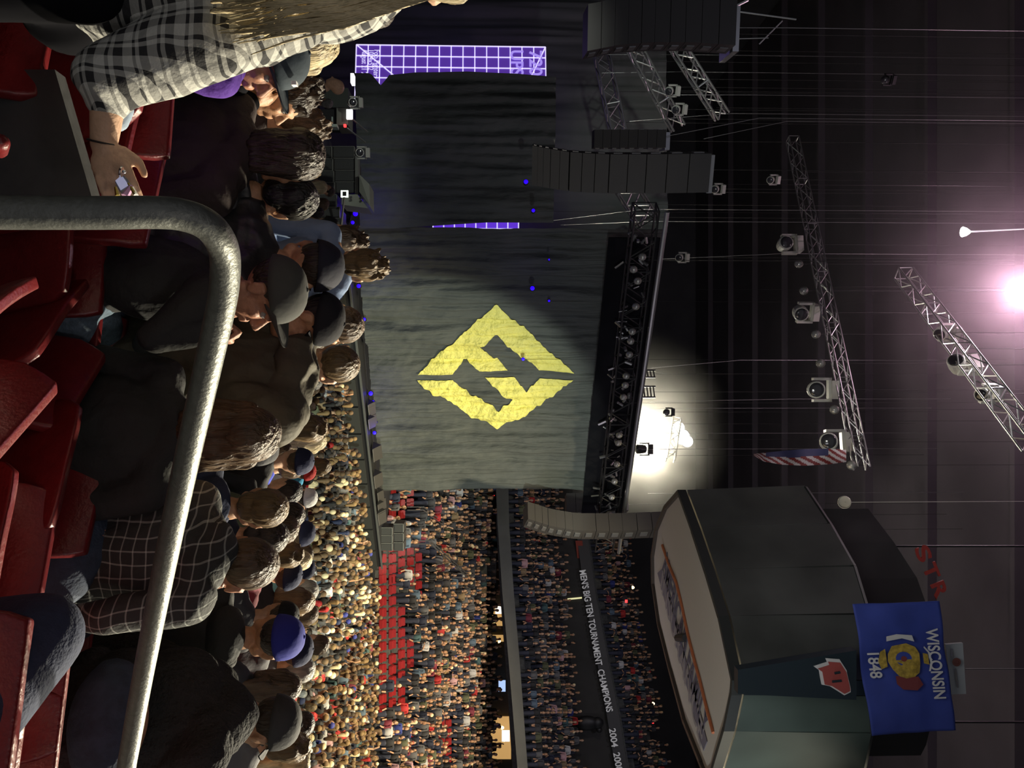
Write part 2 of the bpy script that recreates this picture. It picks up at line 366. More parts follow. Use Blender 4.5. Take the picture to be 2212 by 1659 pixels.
rb = fascia('ribbon_board', mat('ribbon_panel', (0.035, 0.035, 0.035), .6), 0, 0, 62.6, 54.6, ys, [1236, 1243, 1262, 1288, 1310, 1336], [1258, 1266, 1286, 1312, 1336, 1362], .2)
tag(rb, 'dark grey ribbon board with white championship lettering around the upper deck', 'banner')
def text_on(name, body, p0, p1, d0, d1, hpx, mt, parent, bold=False, ext=.01, sp=1.0):
    """lettering between two picked points, upright in the plane of the board"""
    a = P(*p0, d0); b = P(*p1, d1); X = (b - a).normalized(); Y = (UV - X * UV.dot(X)).normalized()
    w = (b - a).length; mtx = frame_obj(None, (a + b) / 2 - Vector((0, .12, 0)), X, Y)
    return text_mesh(name, body, hpx / F * (d0 + d1) / 2 * 1.42, mtx, mt, parent, w, ext, bold, sp)
def dr(y):
    for i in range(5):
        if y <= ys[i + 1] or i == 4: return 62.6 - 1.6 * (i + (y - ys[i]) / (ys[i + 1] - ys[i]))
M_wht = mat('white_lettering', (0.55, 0.55, 0.55), .6)
M_wht2 = mat('white_lettering_lit', (0.6, 0.6, 0.6), .6, emit=(1, 1, 1), es=.12)
for body, p0, p1 in [("MEN'S BIG TEN", (1257, 1231), (1275, 1331)), ('TOURNAMENT', (1276, 1337), (1293, 1436)), ('CHAMPIONS', (1296, 1445), (1316, 1536)), ('2004', (1321, 1572), (1327, 1612)), ('2008', (1330, 1624), (1337, 1664))]:
    text_on('lettering', body, p0, p1, dr(p0[1]) - .2, dr(p1[1]) - .2, 14, M_wht2, rb, True)
deck('floor_top_deck', 6, [1262, 1270, 1290, 1316, 1340, 1366], ys, [64.5, 63, 61, 58.6, 56.6, 54.8], 1.1, .55)
o = quadpx('banner', mat('faded_red_cloth', (.28, .05, .03), .8), [(1243, 1168), (1258, 1168), (1262, 1206), (1247, 1206)], 60.5); tag(o, 'small dull red banner hanging above the ribbon lettering near the speakers', 'banner')
o = quadpx('doorway', mat('lit_orange', (.4, .2, .05), .6, emit=(1, .5, .15), es=.45), [(1262, 1545), (1300, 1540), (1304, 1575), (1262, 1580)], 57); tag(o, 'orange-lit suite opening with a dark figure just under the ribbon board', 'doorway')
o = quadpx('display_screen', M_glowb, [(1283, 1619), (1302, 1622), (1300, 1636), (1285, 1634)], 56.4); tag(o, 'small pale blue screen below the ribbon board at the far right', 'screen')
o = quadpx('strip_light', mat('strip_glow', (.6, .6, .3), .5, emit=(1, .95, .5), es=.7), [(1226, 1293), (1257, 1290), (1257, 1293), (1226, 1296)], 59.5); tag(o, 'short pale strip light standing below the ribbon board', 'light')
mb = MB(); q = P(1262, 1562, 55.4); mb.ell(q + Vector((0, 0, .9)), (.4, .3, .4)); mb.ell(q + Vector((0, 0, .2)), (.5, .35, .8)); mb.ell(q + Vector((.45, 0, 1.0)), (.2, .2, .2)); o = mb.build('person', M_black, None, q, True); tag(o, 'dark person silhouetted against the orange-lit suite opening', 'person')

# ---------------------------------------------------------------- stage
SA, SBp = PL(492, 27.4), PL(1055, 34.6)
sdir = Vector((SBp[0] - SA[0], SBp[1] - SA[1], 0)); slen = sdir.length; sdir.normalize(); snor = Vector((sdir.y, -sdir.x, 0))   # towards the audience
SA3 = Vector((SA[0], SA[1], 0))
mb = MB()
mb.box(SA3 + sdir * (slen / 2 + 1.5) - snor * 3 + Vector((0, 0, .93)), (sdir, snor, Vector((0, 0, 1))), (slen / 2 + 1.7, 4.4, .93))
stg = mb.build('stage_deck', M_black, None, SA3); tag(stg, 'long black stage deck under the hanging logo curtain', 'stage')
def strip(u0, u1, z0, z1, off, name, mt, parent):
    mb = MB(); c = SA3 + sdir * ((u0 + u1) / 2) + snor * off + Vector((0, 0, (z0 + z1) / 2)); mb.box(c, (sdir, snor, Vector((0, 0, 1))), ((u1 - u0) / 2, .03, (z1 - z0) / 2)); return mb.build(name, mt, parent)
for i in range(12):
    u = i * (slen + 3.4) / 12; strip(u + .04, u + (slen + 3.4) / 12 - .04, .1, 1.7, 1.44, 'front_panel', mat('stage_skirt', (0.02, 0.022, 0.021), .8), stg)
strip(0, slen + 3.3, 1.86, 1.93, 1.42, 'edge_trim', mat('stage_edge', (.08, .085, .085), .5), stg)

def fold(u, z, seed, amp, wave=1.0):
    """depth of the cloth folds at a place on the curtain"""
    v = noise.noise(Vector((u * 1.3 * wave, z * .10, seed))) * 1.3 + noise.noise(Vector((u * 3.4 * wave, z * .22, seed + 5))) * .6 + noise.noise(Vector((u * 1.1, z * .8, seed + 9))) * .4 + noise.noise(Vector((u * 4 + z * 3, z * 3 - u, seed + 2))) * .12
    return (v + noise.noise(Vector((u * 6.5 * wave, z * .35, seed + 3))) * .62) * amp
def cpt(A, D, N, u, z, seed, amp, lift=0.0, wave=1.0):
    return A + D * u + N * (fold(u, z, seed, amp, wave) + lift) + Vector((0, 0, z))
# logo curtain
ZB, ZT = 2.0, 12.2
M_drape = mat('black_drape', (0.072, 0.079, 0.074), .78, bump=.6, bscale=6, bd=.1, stretch=(1, 1, .3), var=.12)
cur = empty('curtain', SA3, 'tall black stage curtain hung below the main truss with a yellow diamond logo', 'curtain')
mb = MB(); mb.grid(lambda i, j: cpt(SA3, sdir, snor, i * slen, ZB + (ZT - ZB) * j, 1, .26), 260, 90)
mb.build('drape', M_drape, cur, smooth=True)
def to_uz(px, py):
    q = PV(px, py, SA, SBp); return ((q - SA3).dot(sdir), q.z)
M_yel = mat('yellow_print', (0.74, 0.69, 0.17), .6, bump=1, bscale=3.2, var=.06, bd=.16)
for poly in ([(903, 807), (985, 733), (1072, 657), (1160, 733), (1240, 804), (1166, 802), (1118, 763), (1072, 722), (1037, 750), (1097, 802), (1036, 802), (1004, 781), (978, 805)],
             [(901, 820), (978, 819), (1027, 855), (1077, 889), (1108, 863), (1047, 816), (1110, 815), (1137, 842), (1166, 817), (1238, 816), (1163, 880), (1074, 928), (1020, 903), (975, 874), (935, 846)]):
    bm = bmesh.new(); vs = [bm.verts.new((*to_uz(*p), 0)) for p in poly]; f = bm.faces.new(vs); bmesh.ops.triangulate(bm, faces=[f])
    for ax_, lo, hi in ((0, 0, slen), (1, ZB, ZT)):
        nn = 190 if ax_ == 0 else 130
        xs = [v.co[ax_] for v in bm.verts]
        for i in range(nn):
            c = lo + (hi - lo) * i / nn
            if min(xs) < c < max(xs):
                co = Vector((0, 0, 0)); co[ax_] = c; no = Vector((0, 0, 0)); no[ax_] = 1
                bmesh.ops.bisect_plane(bm, geom=bm.verts[:] + bm.edges[:] + bm.faces[:], plane_co=co, plane_no=no)
    for v in bm.verts: v.co = cpt(SA3, sdir, snor, v.co.x, v.co.y, 1, .26, .05)
    bmesh.ops.recalc_face_normals(bm, faces=bm.faces[:])
    o = bm_obj('logo', bm, M_yel, cur, smooth=True); o['label'] = 'yellow diamond logo half'
# side drape on the left, with the gap and the test screens behind it
LA = PL(150, 26.0); LA3 = Vector((*LA, 0)); LB = PL(489, 27.2); ld = Vector((LB[0] - LA[0], LB[1] - LA[1], 0)); ll = ld.length; ld.normalize(); ln = Vector((ld.y, -ld.x, 0))
def lpt(i, j):
    z = 2.2 + j * 6.3
    lft = [(0, .05), (.08, .05), (.13, .42), (.17, .1), (.3, .02), (.55, -.02), (.8, .02), (1, .1)]
    for q in range(len(lft) - 1):
        if lft[q][0] <= j <= lft[q + 1][0]:
            t = (j - lft[q][0]) / (lft[q + 1][0] - lft[q][0]); u0 = lft[q][1] * (1 - t) + lft[q + 1][1] * t; break
    u1 = ll + .1 - .22 * min(1, max(0, (j - .15) / .5))
    return cpt(LA3, ld, ln, u0 + .1 + (u1 - u0 - .1) * i, z, 7, .16, 0, .8)
mb = MB(); mb.grid(lpt, 120, 70); o = mb.build('curtain', M_drape, None, LA3, True); tag(o, 'dark side curtain left of the logo curtain, hanging over a purple test screen', 'curtain')
mb = MB(); A2 = Vector((*PL(-120, 31.5), 0)); B2 = Vector((*PL(500, 31.0), 0)); d2 = (B2 - A2); l2 = d2.length; d2.normalize(); n2 = Vector((d2.y, -d2.x, 0))
mb.grid(lambda i, j: cpt(A2, d2, n2, i * l2, .1 + 13.0 * j, 12, .12, 0, 1.0), 130, 30); o = mb.build('curtain', mat('grey_drape', (0.11, 0.12, 0.11), .8, bump=.3, bscale=8, stretch=(1, 1, .3)), None, A2, True); tag(o, 'wide grey backstage drape behind the test screen and speakers', 'curtain')
M_violet = mat('screen_violet', (0.05, 0.02, 0.2), .4, emit=(0.075, 0.028, 0.26), es=1.0)
M_vline = mat('screen_line', (0.6, 0.55, 0.9), .4, emit=(0.72, 0.66, 1.0), es=1.05)
M_vtext = mat('screen_text', (0.4, 0.35, 0.8), .4, emit=(0.36, 0.26, 0.80), es=1.0)
SCa, SCb = PL(96, 28.6), PL(300, 28.0)
scr = empty('video_screen', PV(770, 96, SCa, SCb), 'tall purple test pattern video screen showing past the side curtain', 'screen')
c00 = PV(770, 97, SCa, SCb); c01 = PV(1178, 88, SCa, SCb); e = (Vector((SCb[0] - SCa[0], SCb[1] - SCa[1], 0))).normalized(); nn = Vector((e.y, -e.x, 0)); H_ = c01.z - c00.z; cell = H_ / 16; Wd = cell * 5.0
mb = MB(); q = c00; mb.box(q + e * Wd / 2 + Vector((0, 0, H_ / 2)) - nn * .1, (e, nn, Vector((0, 0, 1))), (Wd / 2, .09, H_ / 2)); mb.build('screen_panel', M_violet, scr)
mb = MB(); lw = .018
for k in range(17): mb.box(q + e * Wd / 2 + Vector((0, 0, cell * k)) + nn * .012, (e, nn, Vector((0, 0, 1))), (Wd / 2, .01, lw))
for k in range(6): mb.box(q + e * cell * k * 1.0 + Vector((0, 0, H_ / 2)) + nn * .012, (e, nn, Vector((0, 0, 1))), (lw, .01, H_ / 2))
for a_, b_ in (((0, 0), (3.2, 3.2 * 1.15)), ((0, 16), (3.2, 16 - 3.2 * .45))):
    mb.tube([q + e * cell * a_[0] + Vector((0, 0, cell * a_[1])) + nn * .02, q + e * cell * b_[0] + Vector((0, 0, cell * b_[1])) + nn * .02], .022, 4)
mb.build('grid_lines', M_vline, scr)
def scr_text(body, cx, cz, size, w, mt): return text_mesh('lettering', body, size, frame_obj(None, q + e * cx * cell + Vector((0, 0, cz * cell)) + nn * .03, e, Vector((0, 0, 1))), mt, scr, w, .003, size > .3)
scr_text('Foo Fighters', 1.78, 1.72, .27, cell * 2.6, M_vline); scr_text('1024x512', 1.4, 1.24, .27, cell * 1.8, M_vline); scr_text('August 21 2017', 1.95, .70, .27, cell * 3.0, M_vline)
scr_text('720', 1.5, 15.1, .62, cell * 2.3, M_vtext); scr_text('UPS', 1.5, 13.5, .62, cell * 2.3, M_vtext)
# second screen seen through the gap between the curtains
SDa, SDb = PL(440, 29.5), PL(540, 29.8); q0 = PV(935, 440, SDa, SDb); s2 = empty('video_screen', q0, 'purple test pattern screen glimpsed through the slit between the two curtains', 'screen')
e2 = Vector((SDb[0] - SDa[0], SDb[1] - SDa[1], 0)).normalized(); n22 = Vector((e2.y, -e2.x, 0)); W2 = 1.6; H2 = PV(1120, 480, SDa, SDb).z - q0.z
mb = MB(); mb.box(q0 + e2 * W2 / 2 + Vector((0, 0, H2 / 2)), (e2, n22, Vector((0, 0, 1))), (W2 / 2, .05, H2 / 2)); mb.build('screen_panel', mat('screen_blue', (.05, .02, .3), .4, emit=(.10, .03, .55), es=1.1), s2)
mb = MB()
for k in range(9): mb.box(q0 + e2 * W2 / 2 + n22 * .06 + Vector((0, 0, H2 * k / 8)), (e2, n22, Vector((0, 0, 1))), (W2 / 2, .01, .02))
mb.box(q0 + e2 * .86 + n22 * .06 + Vector((0, 0, H2 / 2)), (e2, n22, Vector((0, 0, 1))), (.02, .01, H2 / 2))
mb.build('grid_lines', M_vline, s2)
# glowing blue discs added for patches of reflected blue light on the curtains
M_blue = mat('blue_patch_glow', (.02, .01, .8), .4, emit=(0.02, 0.0, 1.0), es=1.6)
for i, (x, y, d, r) in enumerate([(768, 462, 26.8, .14), (762, 481, 26.8, .10), (775, 618, 28.2, .12), (787, 690, 29.2, .10), (801, 850, 31.2, .14), (806, 868, 31.4, .1), (809, 935, 32.3, .12), (812, 912, 32.1, .09), (1136, 393, 25.6, .12), (1152, 455, 26.6, .1), (1150, 623, 28.4, .13), (1186, 561, 27.6, .05), (1186, 650, 28.8, .07), (1130, 776, 30.0, .1)]):
    p = P(x, y, d); mb = MB(); r *= .72
    mb.lathe(p, (0, -1, 0), [(r * .5, -.2), (r * .9, -.16), (r, 0), (r * .92, .02)], 12, 0); mb.lathe(p + Vector((0, -.02, 0)), (0, -1, 0), [(r * .8, 0), (r * .7, .03), (0, .04)], 12, 1)
    hi = x > 1000
    if hi: mb.tube([p + Vector((0, .1, 0)), Vector((p.x, p.y + .1, 25.58))], .005, 4)
    o = mb.build('blue_light_patch', [M_black, M_blue], None, p)
    tag(o, 'small added blue glow for a reflected light patch high on the dark curtain' if hi else 'small added blue glow for a reflected light patch low along the stage front', 'lamp', 'blue light patches high on the curtain' if hi else 'blue light patches along the stage front')
for x, y, d in ((790, 460, 26.2), (800, 620, 27.6), (815, 860, 30.4), (822, 935, 31.4)): point('blue_glow', P(x, y, d), 9, (.08, .02, 1), .15)  # added blue point lights tint the cloth around the patches
for x, y, d in ((1140, 610, 27.2), (1120, 770, 29.0)): point('blue_glow', P(x, y, d), 2.5, (.08, .02, 1), .1)
point('screen_glow', P(1000, 135, 27.0), 25, (.45, .3, 1), .5)

# ---------------------------------------------------------------- trusses
def truss(p0, p1, w, h, bay, r, label, mt=None, chord_r=None):
    p0 = Vector(p0); p1 = Vector(p1); D = (p1 - p0); L = D.length; D.normalize(); S = D.cross(Vector((0, 0, 1))).normalized(); U = S.cross(D).normalized(); mt = mt or M_steel
    root = empty('lighting_truss', p0, label, 'truss'); n = max(2, round(L / bay)); cr = chord_r or r * 1.5
    cs = [S * w / 2 * i + U * h / 2 * j for i, j in ((-1, -1), (1, -1), (1, 1), (-1, 1))]
    for c in cs:
        mb = MB(); mb.tube([p0 + c, p1 + c], cr, 6); mb.build('chord', mt, root)
    for f in range(4):
        a, b = cs[f], cs[(f + 1) % 4]; mb = MB()
        for i in range(n):
            t0 = p0 + D * L * i / n; t1 = p0 + D * L * (i + 1) / n
            mb.tube([t0 + (a if i % 2 else b), t1 + (b if i % 2 else a)], r, 5)
            if i % 4 == 0: mb.tube([t0 + a, t0 + b], r, 5)
        mb.build('lacing', mt, root)
    for t in (.12, .5, .88): hang(root, p0 + D * L * t)
    return root
M_dk = mat('dark_truss_metal', (.025, .025, .027), .5, .5)
M_mid = mat('grey_truss_metal', (.32, .32, .32), .4, .8)
t0 = SA3 - sdir * 1.2 + snor * .9; t1 = SA3 + sdir * (slen + 2.6) + snor * .9
ZTR = 11.3
main_truss = truss(t0 + Vector((0, 0, ZTR)), t1 + Vector((0, 0, ZTR)), .6, .75, .55, .022, 'long dark main truss over the top edge of the logo curtain, carrying lamps', M_dk, .035)
mb = MB(); mb.tube([t0 + snor * .35 + Vector((0, 0, ZTR + .62)), t1 + snor * .35 + Vector((0, 0, ZTR + .62))], .075, 8); o = mb.build('cable_tray', M_mid, main_truss)
rr = random.Random(3)
for k in range(80):
    u = rr.random() * (slen + 3.2) - 1; b_ = SA3 + sdir * u + snor * (.9 + rr.uniform(-.4, .4)) + Vector((0, 0, ZTR + rr.uniform(-.5, .3))); mb = MB(); mb.tube([b_, b_ + Vector((rr.uniform(-.2, .2), rr.uniform(-.2, .2), rr.uniform(-.3, .1)))], rr.uniform(.02, .06), 5); mb.build('clamp', M_mid, main_truss)
mb = MB(); mb.box(SA3 + sdir * (slen / 2 + .7) + snor * .45 + Vector((0, 0, ZTR - .15)), (sdir, snor, Vector((0, 0, 1))), (slen / 2 + .6, .02, .85)); mb.build('black_skirt', M_blackm, main_truss)
T2a, T2b = P(1712, 300, 30.0), P(1862, 1012, 24.3)
truss(T2a, T2b, .32, .36, .5, .014, 'middle ceiling truss with large moving lamps, left of the flag', M_mid)
T3a, T3b = P(1952, 590, 26.5), P(2235, 962, 20.5)
truss(T3a, T3b, .42, .46, .5, .02, 'bright ceiling truss at the top right running toward the glare', M_steel)
truss(P(1365, 95, 27), P(1465, 278, 27.5), .42, .42, .5, .022, 'thin silver truss between the two speaker arrays on the left, lower one', M_steel)
truss(P(1455, 88, 27), P(1560, 252, 27.5), .42, .42, .45, .026, 'thin bright silver truss on the left, upper one beside the black speaker array', M_steel)
truss(P(1298, 110, 29), P(1335, 285, 29), .45, .5, .5, .022, 'dark truss above the backstage drape at the far left', M_mid)
truss(P(1352, 405, 28.5), P(1398, 478, 28.8), .7, .7, .5, .03, 'short dark truss end beside the brown speaker array', M_mid)
truss(P(1462, 905, 37), P(1448, 995, 36), .35, .35, .4, .025, 'small bright truss piece just below the white spotlight', M_steel)

# ---------------------------------------------------------------- lamps
M_lens = mat('lamp_lens', (.28, .28, .27), .12, .4)
M_case = mat('lamp_housing', (.20, .20, .17), .35, .2)
M_caseL = mat('lamp_housing_grey', (.42, .42, .38), .4, .1)
def rod(a, b, r=.009, mt=None, label='thin rigging cable hanging in the dark above the stage', group='rigging cables above the stage'):
    mb = MB(); mb.tube([a, b] + ([Vector((b.x, b.y, 25.58))] if mt is None else []), r, 5); o = mb.build('rigging_cable', mt or M_mid, None, a); return tag(o, label, 'cable', group)
def moving_head(p, s, aim, label, up=1.0, group=None, mt=None):
    """base hung above, U yoke, pivoting body with a lens"""
    p = Vector(p); root = empty('moving_head_lamp', p, label, 'stage lamp', group); aim = Vector(aim).normalized(); mt = mt or M_caseL
    S = aim.cross(Vector((0, 0, 1))).normalized(); mb = MB(); mb.box(p + Vector((0, 0, s * .82)), (S, S.cross(Vector((0, 0, 1))), Vector((0, 0, 1))), (s * .42, s * .3, s * .16)); mb.build('base', mt, root)
    mb = MB()
    for q in (-1, 1): mb.box(p + S * q * s * .5 + Vector((0, 0, s * .28)), (S, S.cross(Vector((0, 0, 1))), Vector((0, 0, 1))), (s * .06, s * .15, s * .42))
    mb.box(p + Vector((0, 0, s * .62)), (S, S.cross(Vector((0, 0, 1))), Vector((0, 0, 1))), (s * .56, s * .15, s * .06)); mb.build('yoke', mt, root)
    mb = MB(); mb.lathe(p - aim * s * .45, aim, [(s * .2, 0), (s * .34, s * .1), (s * .4, s * .45), (s * .4, s * .8), (s * .36, s * .86)], 18); mb.build('lamp_body', mt, root, smooth=False)
    mb = MB(); mb.lathe(p + aim * s * .4, aim, [(s * .34, 0), (s * .3, s * .06), (s * .2, s * .09), (0.01, s * .1)], 18); mb.build('lens', mat('dark_lens', (.03, .03, .035), .1), root, smooth=True)
    if p.z > 6: hang(root, p + Vector((0, 0, s * .9)))
    return root
def globe_lamp(p, s, aim, label, group):
    p = Vector(p); aim = Vector(aim).normalized(); root = empty('spot_lamp', p, label, 'stage lamp', group)
    mb = MB(); mb.lathe(p - aim * s * .6, aim, [(s * .15, 0), (s * .42, s * .2), (s * .5, s * .6), (s * .5, s * .9)], 14); mb.build('lamp_body', M_case, root, smooth=True)
    mb = MB(); mb.lathe(p + aim * s * .3, aim, [(s * .47, 0), (s * .4, s * .14), (s * .22, s * .22), (.005, s * .25)], 14); mb.build('lens', M_lens, root, smooth=True)
    mb = MB(); mb.tube([p, p + Vector((0, 0, s * .9))], s * .06, 5); mb.build('hanger', M_black, root); hang(root, p + Vector((0, 0, s * .8)), p.z + s * 1.6 if p.z < 13 else 25.9); return root
tocam = lambda p: (CAM - Vector(p)).normalized()
g = 'round lamps under the main truss'
for x, y in [(1388, 555), (1378, 607), (1374, 662), (1366, 716), (1363, 737), (1360, 766), (1353, 812), (1351, 832), (1347, 858), (1338, 940), (1336, 957), (1333, 1003), (1328, 1040), (1322, 1074), (1316, 1110), (1369, 582)]:
    q = PV(x, y, (t0 + snor * .55)[:2], (t1 + snor * .55)[:2]); globe_lamp(q, .24, (tocam(q) + Vector((0, 0, -.3))), 'small round lamp in the row under the long main truss', g)
for i, (x, y, d, s, lb) in enumerate([(1694, 528, 28.3, .62, 'moving head lamp hanging leftmost under the middle ceiling truss'), (1728, 675, 27.3, .62, 'moving head lamp with a round black lens under the middle ceiling truss, second from left'),
        (1762, 842, 25.9, .68, 'large moving head lamp facing the camera on the middle ceiling truss'), (1790, 955, 25.0, .68, 'large moving head lamp just above the striped flag'),
        (2035, 718, 24.4, .5, 'lit moving head lamp at the left end of the bright ceiling truss'), (2068, 788, 23.6, .62, 'elongated white lit lamp under the middle of the bright ceiling truss'), (2125, 850, 22.6, .5, 'small lit lamp under the lower part of the bright ceiling truss')]):
    q = P(x, y, d); moving_head(q, s, tocam(q) + Vector(((-.3, .25, 0, -.1, .5, -.8, .3)[i], 0, (.3, .2, .1, 0, -.6, -.3, -.5)[i])), lb, mt=M_caseL if i < 4 else mat('white_housing', (.75, .75, .7), .4))
g = 'chrome ball lamps on the middle ceiling truss'
for x, y, d in [(1726, 570, 28), (1737, 628, 27.6), (1763, 722, 26.9), (1773, 785, 26.3), (1803, 885, 25.4), (1840, 805 + 200, 24.6)]:
    q = P(x, y, d); globe_lamp(q, .28, tocam(q) + Vector((0, 0, -.2)), 'round chrome lamp between the moving heads on the middle ceiling truss', g)
o = MB(); q = P(1824, 1085, 24); o.lathe(q, tocam(q), [(.17, -.05), (.19, 0), (.17, .02), (.16, -.01), (.0, -.012)], 18); o.tube([q, Vector((q.x, q.y, 25.9))], .012, 5); tag(o.build('spot_lamp', M_caseL, None, q), 'small round lamp with a bright rim hanging above the scoreboard', 'stage lamp')
for x, y, d, lb in [(1446, 196, 26, 'small white lamp between the two thin trusses, brighter one'), (1461, 236, 26, 'small dim lamp below the bright white one between the thin trusses'), (1545, 408, 28, 'small grey lamp right of the brown speaker array'), (1665, 388, 30, 'dim lamp with a square shade high over the stage'), (1912, 172, 27, 'pale oval lamp alone in the dark at the top left'), (1468, 556, 29, 'small pale hanging lamp over the main truss'), (1440, 890, 35, 'dark hanging lamp silhouetted above the white glow')]:
    q = P(x, y, d); moving_head(q, .34, tocam(q) + Vector((.2, 0, -.2)), lb, mt=M_caseL if 'dark' not in lb or 'dim' in lb else M_black)
# the blazing lamp over the back of the stage and its hazy beam
BL = P(1470, 938, 37.2)
root = empty('floodlight', BL, 'blazing white floodlight above the main truss in the haze', 'stage lamp')
for dx, dz, s in ((-.28, -.12, .3), (.12, .06, .36), (.32, .3, .26)):
    c = BL + Vector((dx, 0, dz)); mb = MB(); mb.lathe(c, (0, -.9, -.3), [(s * .5, -.4), (s * .9, -.3), (s * 1.05, 0), (s, .03)], 16); mb.build('lamp_body', M_black, root)
    mb = MB(); mb.lathe(c + Vector((0, -.03, 0)), (0, -.9, -.3), [(s * .95, 0), (s * .8, .08), (.01, .12)], 16); mb.build('lens', mat('blazing_lens', (1, 1, 1), .3, emit=(1, 1, .95), es=14), root)
def haze(c, rad, dens, name, label, tint=(1, .97, .86)):
    mb = MB(); mb.ell(c, rad, None, 20, 12); m = bpy.data.materials.new(name); m.use_nodes = True; n, l = nt(m); n.remove(n['Principled BSDF']); v = n.new('ShaderNodeVolumeScatter'); v.inputs['Anisotropy'].default_value = .25; v.inputs['Color'].default_value = (*tint, 1); l.new(v.outputs[0], n['Material Output'].inputs['Volume'])
    tc = n.new('ShaderNodeTexCoord'); mp = n.new('ShaderNodeMapping'); mp.inputs['Scale'].default_value = [1 / r_ for r_ in rad]; l.new(tc.outputs['Object'], mp.inputs[0])
    g = n.new('ShaderNodeTexGradient'); g.gradient_type = 'QUADRATIC_SPHERE'; l.new(mp.outputs[0], g.inputs[0]); nz = n.new('ShaderNodeTexNoise'); nz.inputs['Scale'].default_value = .9; l.new(tc.outputs['Object'], nz.inputs[0])
    k = n.new('ShaderNodeMath'); k.operation = 'MULTIPLY'; l.new(g.outputs['Fac'], k.inputs[0]); l.new(nz.outputs[0], k.inputs[1]); k2 = n.new('ShaderNodeMath'); k2.operation = 'MULTIPLY'; k2.inputs[1].default_value = dens; l.new(k.outputs[0], k2.inputs[0]); l.new(k2.outputs[0], v.inputs['Density'])
    m.cycles.volume_step_rate = 3.0
    o = mb.build(name, m, None, c); o['kind'] = 'stuff'; return tag(o, label, 'haze')
haze(BL + Vector((0, 1.2, -1.6)), (5.0, 4.0, 4.4), 1.1, 'haze', 'pale haze lit by the blazing floodlight above the main truss')
spot('flood_beam', BL + Vector((0, -.2, -.85)), BL + Vector((-.2, .9, -5)), 3000, (1, .95, .78), 88, .6, .15)
point('flood_spill', P(1392, 955, 36.6), 2600, (1, .93, .74), .25)
moving_head(P(1385, 970, 35.2), .5, (0, -.2, -1), 'dark lamp silhouetted hanging in the glow right above the main truss', mt=M_black)
for k, (y0, y1) in enumerate(((800, 815), (835, 858))):
    root = empty('rigging_ladder', P(1392, y0, 34.5), 'dark ladder-like rigging frame above the truss, %s the glow' % ('farther from' if k == 0 else 'closer to'), 'frame'); mb = MB()
    for x in (1390, 1397, 1404, 1411): mb.tube([P(x, y0, 34.5), P(x + 3, y1, 34.5)], .03, 5)
    mb.tube([P(1386, y0, 34.5), P(1416, y0, 34.5)], .04, 5); mb.tube([P(1386, y1, 34.5), P(1416, y1, 34.5)], .04, 5); mb.build('bars', M_black, root); hang(root, P(1414, (y0 + y1) / 2, 34.5))
# hanging speakers
M_grille = mat('speaker_grille', (.055, .048, .037), .7, bump=.4, bscale=140)
M_grilleL = mat('speaker_grille_pale', (.22, .235, .20), .7, bump=.3, bscale=140)
M_box = mat('speaker_cabinet', (.035, .032, .03), .6)
def line_array(pts, w, dep, n, yaw, label, mg, mb_=M_box):
    """pts: world points down the front; boxes splay along the curve"""
    root = empty('line_array_speaker', pts[0], label, 'speaker')
    S = Vector((math.cos(yaw), math.sin(yaw), 0)); B = Vector((-S.y, S.x, 0))
    def at(t):
        t = min(max(t, 0), 1) * (len(pts) - 1); i = min(int(t), len(pts) - 2); return pts[i].lerp(pts[i + 1], t - i)
    for k in range(n):
        a, b = at(k / n), at((k + 1) / n); U = (b - a).normalized(); h = (b - a).length * .48; c = (a + b) / 2; N = S.cross(U)
        mb = MB(); mb.box(c + N * -dep / 2, (S, N, U), (w / 2, dep / 2, h)); bx = mb.build('speaker_box', mb_, root)
        for q in (-1, 1): mb = MB(); mb.box(c + N * .01 + S * q * w * .245, (S, N, U), (w * .235, .02, h * .93)); mb.build('grille', mg, bx)
        for q in (-1, 1): mb = MB(); mb.box(c - N * dep * .5 + S * q * (w / 2 + .01), (S, N, U), (.012, dep * .2, h * .5)); mb.build('side_handle', M_mid, bx)
    mb = MB(); a = at(0); mb.box(a + Vector((0, .2, .12)), (S, B, Vector((0, 0, 1))), (w / 2, dep * .7, .07)); mb.build('fly_frame', M_mid, root); hang(root, a + B * .2 + Vector((0, 0, .15)))
    return root
def W3(lst, d): return [P(x, y, d) for x, y in lst]
line_array(W3([(1520, 368), (1400, 370), (1300, 370), (1230, 366), (1180, 358), (1150, 352)], 22), .98, .7, 13, .35, 'tall brownish speaker array with a gridded front hanging left of the logo curtain', M_grille)
line_array(W3([(1430, 303), (1350, 303), (1278, 303)], 24.5), .5, .6, 8, .2, 'narrow dark speaker array behind the brownish gridded one', M_box)
line_array(W3([(1570, 68), (1480, 62), (1400, 62), (1330, 66), (1258, 80)], 19), .98, .8, 10, .15, 'big black speaker array at the upper left, beside the thin silver trusses', M_box)
line_array(W3([(1432, 1142), (1330, 1146), (1240, 1146), (1180, 1136), (1130, 1120)], 33), .72, .9, 13, -.55, 'curved pale greenish speaker array hanging right of the logo curtain', M_grilleL)
line_array(W3([(1345, 1088), (1280, 1090), (1220, 1092)], 36), .8, .8, 6, -.3, 'short grey speaker array half hidden behind the curved greenish one', M_grille)
